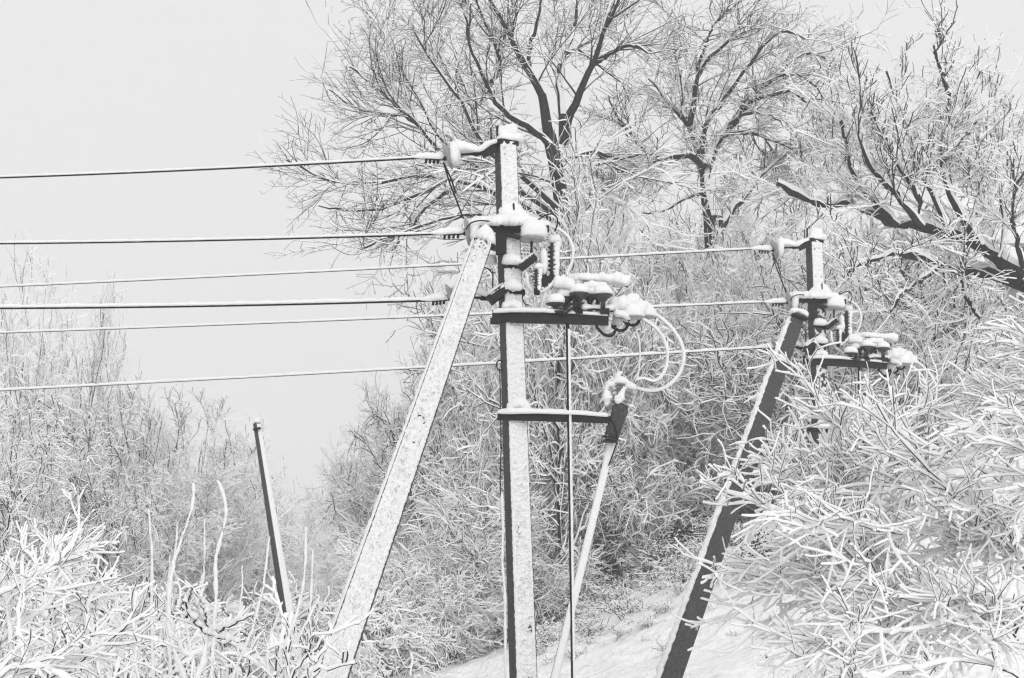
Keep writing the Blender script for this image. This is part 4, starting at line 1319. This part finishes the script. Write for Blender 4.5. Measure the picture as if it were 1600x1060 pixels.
baseR2 = P(1720, 900, 7.6); baseR2[2] = float(ground_h(baseR2[0], baseR2[1]))
stemsR2 = [
    PX([(1720, 760), (1640, 650), (1570, 620), (1510, 625), (1460, 640), (1420, 615)], 8.2, 8.0),
    PX([(1720, 700), (1640, 620), (1560, 620), (1500, 612), (1445, 605)], 8.6, 9.0),
    PX([(1720, 640), (1640, 560), (1570, 535), (1520, 545), (1480, 575)], 8.8, 9.2),
    PX([(1720, 600), (1650, 520), (1590, 480), (1550, 470), (1520, 480)], 9.2, 9.6),
    PX([(1720, 760), (1640, 690), (1570, 690), (1530, 720), (1500, 745)], 7.8, 7.6),
    PX([(1720, 800), (1640, 720), (1590, 650), (1560, 590), (1545, 555)], 8.0, 8.2),
    PX([(1720, 560), (1660, 470), (1610, 450), (1570, 455)], 9.6, 10.0),
]
stemsR2 = [[p + A([.38, 0, -.10]) for p in st_] for st_ in stemsR2]
subR2 = [dict(M=120, t=(.1, 1), ang=34, L=.36, K=8, w=.05, trop=(-.01, -.01, -.02), r=.0058, rt=.004, sn=.021, wd=.0125, fl=.4),
         dict(M=850, t=(.1, 1), ang=38, L=.23, K=6, w=.075, trop=(-.01, 0, -.015), r=.0040, rt=.0028, sn=.0150, wd=.0088, fl=.4),
         dict(M=1800, t=(.1, 1), ang=40, L=.155, K=5, w=.09, trop=(0, 0, -.01), r=.0031, rt=.0024, sn=.0143, wd=.0074, fl=.3)]
near_bush("snowy_bush", "higher snowy bush reaching in from the photo's right edge", 72, stemsR2, .013, subR2, baseR2)

# ------------------------------------------------------------------ left foreground
YL = 7.0
baseL = A([at_px(290, YL), YL, float(ground_h(at_px(290, YL), YL))])
t = thing("shoot_clump", "clump of tall straight and hooked shoots coated in snow at lower left", "shoots", baseL)
shoots = [([(232, 794), (238, 869), (237, 952), (240, 1060), (242, 1200)], .003, .011, .3), ([(302, 755), (305, 774), (295, 811), (276, 861), (266, 910), (262, 973), (270, 1014), (290, 1060), (300, 1160)], .005, .012, -.1),
          ([(340, 749), (348, 764), (354, 785), (354, 810), (344, 844), (335, 877), (338, 927), (336, 973), (330, 1060), (325, 1160)], .006, .009, .2), ([(277, 815), (276, 852), (270, 886), (263, 960), (265, 1060), (268, 1180)], .003, .008, .5),
          ([(320, 809), (320, 869), (317, 906), (313, 935), (318, 990), (322, 1100)], .003, .007, .4), ([(267, 865), (262, 920), (260, 973), (268, 1060), (275, 1180)], .003, .007, .1),
          ([(378, 883), (380, 910), (375, 944), (372, 1010), (370, 1150)], .003, .006, .9), ([(421, 838), (417, 877), (411, 919), (394, 985), (365, 1052), (330, 1150)], .003, .008, .2),
          ([(477, 821), (478, 869), (473, 923), (456, 985), (432, 1035), (400, 1120)], .003, .009, .3), ([(489, 857), (487, 910), (482, 1000), (478, 1150)], .003, .006, .6), ([(442, 940), (423, 993), (411, 1056), (400, 1150)], .003, .007, -.2),
          ([(299, 915), (290, 960), (296, 1010), (310, 1080)], .004, .008, .0), ([(500, 930), (470, 990), (440, 1050), (410, 1130)], .004, .008, -.4), ([(560, 960), (530, 1010), (505, 1060), (480, 1140)], .003, .006, .5)]
rl = np.random.default_rng(9)
for pts, ra, rb, dy in shoots:
    q = resample(PX(pts, YL + dy, YL + dy), 30) + rl.normal(0, .0015, (30, 3))
    rr = np.linspace(ra, rb, 30)
    so = MB().tube(q, rr * .8, 7).build("stem", M_TWIG, t)
    MB().ridge([p + A([.1 * r_, -.45 * r_, 0]) for p, r_ in zip(q, rr)], list(rr * 2.0 + .002), list(rr * 1.1 + .002), int(pts[0][0]), .7, .008, .02, up=(.35, -1, .25), m=8).build("snow", M_SNOW, so)

# the antler-like plant
baseF = A([at_px(315, 6.4), 6.4, float(ground_h(at_px(315, 6.4), 6.4))])
t = thing("snowy_stump_plant", "antler-shaped plant stub heaped with snow below the shoots", "plant", baseF)
ant = [([(300, 1180), (308, 1060), (322, 1020), (325, 990)], .022, .012), ([(325, 990), (312, 980), (298, 965), (291, 948), (290, 940)], .012, .005), ([(325, 990), (345, 985), (365, 975), (392, 962)], .010, .004),
       ([(322, 985), (312, 960), (308, 935)], .009, .005), ([(325, 985), (320, 955), (309, 925)], .008, .004), ([(325, 990), (350, 998), (372, 1004)], .009, .004), ([(318, 1010), (300, 1030), (285, 1020), (270, 985), (262, 960)], .008, .004), ([(292, 965), (296, 935), (300, 918)], .008, .004)]
ra_ = np.random.default_rng(77)
for i, (pts, ra, rb) in enumerate(ant):
    q = resample(PX(pts, 6.4, 6.4 - .15 * (i % 3)), 16); rr = np.linspace(ra, rb, 16) * (.8 if i else .6)
    q[1:] += ra_.normal(0, .003, (15, 3))
    so = MB().tube(q, rr, 7).build("stem", M_BARK, t)
    MB().ridge([p + A([0, -.3 * r_, .5 * r_]) for p, r_ in zip(q, rr)], list(rr * 2.0 + .006), list(rr * 1.3 + (.011 if i else .002)), i, .6, .006, .02, up=(.1, -.5, 1), m=8).build("snow", M_SNOW, so)
Ca, Ra = limbs([PX(p_, 6.4) for p_, _, _ in ant], .006, .003, 10)
Cb, Rb = grow(ra_, Ca, Ra, 60, .15, 1, 40, 14, .09, .3, 5, .09, (0, 0, .03), .003, .002, .3)
link_mesh("twigs", branch_mesh("twigs", [snowtube(Cb, Rb, .009, .006, 6, ra_, .2, .3, tipround=True)], M_TWIG, M_NSNOW, baseF), t, "stuff")

# low-left bush
baseLL = A([at_px(60, 6.6), 6.6, float(ground_h(at_px(60, 6.6), 6.6))])
stemsL = [PX([(40, 1130), (79, 1060), (124, 1029), (178, 993), (203, 973)], 6.2, 6.0), PX([(-60, 960), (12, 927), (41, 910), (75, 890), (108, 861), (124, 827)], 6.6, 6.8),
          PX([(45, 1150), (39, 1052), (31, 964), (39, 910), (34, 870)], 6.5, 6.5), PX([(-80, 1060), (0, 1000), (60, 960), (110, 905)], 6.9, 7.2), PX([(-40, 1100), (20, 1010), (10, 940), (-10, 880)], 7.0, 7.0),
          PX([(120, 1160), (140, 1040), (130, 960), (128, 920)], 7.4, 7.6), PX([(60, 1160), (90, 1040), (70, 960), (80, 880), (110, 830)], 7.6, 8.0), PX([(170, 1160), (160, 1060), (145, 1000), (135, 950)], 6.8, 6.7),
          PX([(-60, 1150), (-20, 1060), (40, 1040), (110, 1060)], 6.0, 5.9), PX([(240, 1160), (215, 1060), (205, 1000), (160, 950)], 7.2, 7.6)]
subL = [dict(M=90, t=(.15, 1), ang=38, L=.30, K=7, w=.07, trop=(0, 0, .02), r=.0048, rt=.0032, sn=.0125, wd=.0075, fl=.3),
        dict(M=360, t=(.1, 1), ang=40, L=.16, K=6, w=.09, trop=(0, 0, .01), r=.0034, rt=.0024, sn=.0105, wd=.0065, fl=.3),
        dict(M=700, t=(.1, 1), ang=42, L=.085, K=4, w=.09, trop=(0, 0, .01), r=.0028, rt=.0022, sn=.009, wd=.0055)]
near_bush("snowy_bush", "low foreground bush with snow-lined branches in the lower left corner", 73, stemsL, .009, subL, baseLL)
baseLM = A([at_px(420, 6.5), 6.5, float(ground_h(at_px(420, 6.5), 6.5))])
near_bush("snowy_bush", "small foreground bush crossing the foot of the near brace", 74, [PX([(410, 1180), (450, 1060), (480, 1020), (520, 985)], 6.6, 6.4), PX([(410, 1180), (445, 1080), (490, 1050), (555, 1040)], 6.5, 6.1), PX([(412, 1180), (430, 1060), (440, 1000), (446, 960)], 6.6, 6.8)], .008,
          [dict(M=22, t=(.3, 1), ang=38, L=.22, K=7, w=.07, trop=(0, 0, .02), r=.005, rt=.004, sn=.015, wd=.009), dict(M=70, t=(.1, 1), ang=40, L=.10, K=6, w=.09, trop=(0, 0, .01), r=.0035, rt=.003, sn=.013, wd=.008)], baseLM)

# mounds of bramble, lower left and middle
BR = shrub(301, 1.5, 1.3, 24, 220, 1000, 2600, 1.0, -0.09, .8, 5, .35)
BR2 = shrub(302, 1.3, 1.0, 20, 180, 800, 2000, .85, 0.03, .7, 5, .1)
g4 = "snow-covered brambles filling the lower left ground"
rb_ = np.random.default_rng(17)
for px, Y, s in [(20, 11, 1.0), (90, 12, 1.0), (160, 11.5, .9), (215, 12.5, .95), (130, 9.6, .75), (250, 10.5, .75), (60, 9.2, .75), (10, 14.5, 1.2), (100, 15, 1.3), (180, 15.5, 1.2), (245, 16, 1.1), (300, 14, .8), (340, 12, .6), (385, 13, .62), (300, 10.2, .6), (200, 8.8, .5)]:
    put_shrub(BR if rb_.random() < .5 else BR2, at_px(px, Y), Y, rb_.uniform(0, 6), s, "bramble loaded with snow among the growth at lower left", g4, "bramble", "bramble")
g5 = "rounded snowy brambles behind the leaning post"
for px, Y, s in [(430, 20, .95), (480, 20.5, 1.05), (525, 21, 1.05), (400, 19, .7), (560, 21.5, .95), (450, 17.5, .55), (510, 17, .55), (600, 22, .8)]:
    put_shrub(BR, at_px(px, Y), Y, rb_.uniform(0, 6), s, "rounded bramble mound under snow between the leaning post and near brace", g5, "bramble", "bramble")
# dark leafy shrubs on the bank
def leafy(seed, n=900, W=.7, H=.8):
    r = np.random.default_rng(seed)
    c = r.normal(0, 1, (n, 3)); c = nrm(c) * (r.random((n, 1)) ** .4)
    c[:, 2] = np.abs(c[:, 2])
    c = c * A([W, W, H])
    a = nrm(r.normal(0, 1, (n, 3))); b = nrm(np.cross(a, r.normal(0, 1, (n, 3))))
    ln, wd = r.uniform(.03, .06, (n, 1)), r.uniform(.018, .03, (n, 1))
    V = np.stack([c - a * ln, c - b * wd, c + a * ln, c + b * wd], 1).reshape(-1, 3)
    F = np.arange(n * 4).reshape(-1, 4)
    m1 = raw_mesh("leaves", V, F, [M_LEAF])
    k = int(n * .55)
    sel = r.choice(n, k, replace=False)
    cc = c[sel] + A([0, 0, .015])
    R = r.uniform(.018, .045, (k, 1))
    dirs = A([[1, 0, 0], [0, 1, 0], [-1, 0, 0], [0, -1, 0], [0, 0, .8], [0, 0, -.35]])
    V2 = (cc[:, None, :] + dirs[None] * R[:, :, None] * r.uniform(.7, 1.3, (k, 6, 1))).reshape(-1, 3)
    f = A([[0, 1, 4, 4], [1, 2, 4, 4], [2, 3, 4, 4], [3, 0, 4, 4], [1, 0, 5, 5], [2, 1, 5, 5], [3, 2, 5, 5], [0, 3, 5, 5]])[:, :3]
    F2 = (np.arange(k)[:, None, None] * 6 + f[None]).reshape(-1, 3)
    m2 = raw_mesh("snow", V2, F2, [M_TWSNOW])
    return m1, m2


LF = leafy(401, 520, .7, .75)
WT = shrub(403, .55, .5, 9, 40, 110, 0 + 160, .5, -0.02, .5, 5, .2)
g7 = "dark leafy shrubs on the bank by the far brace"
for px, Y, s in [(1055, 25.5, .8), (1085, 26.5, 1.1), (1120, 24.5, .7), (1165, 20.5, .5), (1205, 20, .62), (1245, 20.3, .5), (862, 25.5, .8), (900, 26.3, .45), (940, 26.6, .5), (985, 26.8, .5), (1020, 26.5, .6), (1040, 26.8, .8)]:
    t = thing("leafy_shrub", "dark-leaved shrub flecked with snow on the bank near the far brace", "shrub", (at_px(px, Y), Y, float(ground_h(at_px(px, Y), Y)) - .05), g7)
    t.rotation_euler = (0, 0, rb_.uniform(0, 6)); t.scale = (s, s, s)
    link_mesh("leaves", LF[0], t, "stuff"); link_mesh("snow", LF[1], t, "stuff")
g8 = "low weed tufts poking from the snow slope"
for i in range(95):
    px = rb_.uniform(835, 1150)
    Y = 17.5 + 8.5 * rb_.random() ** .6
    s = rb_.uniform(.25, .75) * (.55 if Y < 21 else 1)
    t = thing("weed_tuft", "low twiggy weed tuft poking out of the snow slope", "weeds", (at_px(px, Y), Y, float(ground_h(at_px(px, Y), Y)) - .02), g8)
    t.rotation_euler = (0, 0, rb_.uniform(0, 6)); t.scale = (s * 1.6, s * 1.6, s * 1.3)
    link_mesh("stalks", WT, t)

# ------------------------------------------------------------------ the misty air
def build_haze():
    x0, x1, y0, y1, z0, z1 = -230, 230, -30, 520, -14, 60
    x0, x1 = -320, 320
    me = bpy.data.meshes.new("haze")
    V = [(x, y, z) for z in (z0, z1) for y in (y0, y1) for x in (x0, x1)]
    me.from_pydata(V, [], [(0, 2, 3, 1), (4, 5, 7, 6), (0, 1, 5, 4), (2, 6, 7, 3), (0, 4, 6, 2), (1, 3, 7, 5)])
    m = bpy.data.materials.new("haze")
    m.use_nodes = True
    nt = m.node_tree; nt.nodes.clear()
    out = nt.nodes.new("ShaderNodeOutputMaterial")
    pv = nt.nodes.new("ShaderNodeVolumePrincipled")
    pv.inputs["Color"].default_value = (.97, .97, .97, 1)
    pv.inputs["Density"].default_value = 0.0030
    nt.links.new(pv.outputs[0], out.inputs["Volume"])
    me.materials.append(m)
    o = link_mesh("haze", me, None, "stuff")
    o["label"] = "pale winter mist hanging in the valley air"
    o["category"] = "mist"


HAZE = True
if HAZE:
    build_haze()
print("TRIS unique branches", TRI[0])
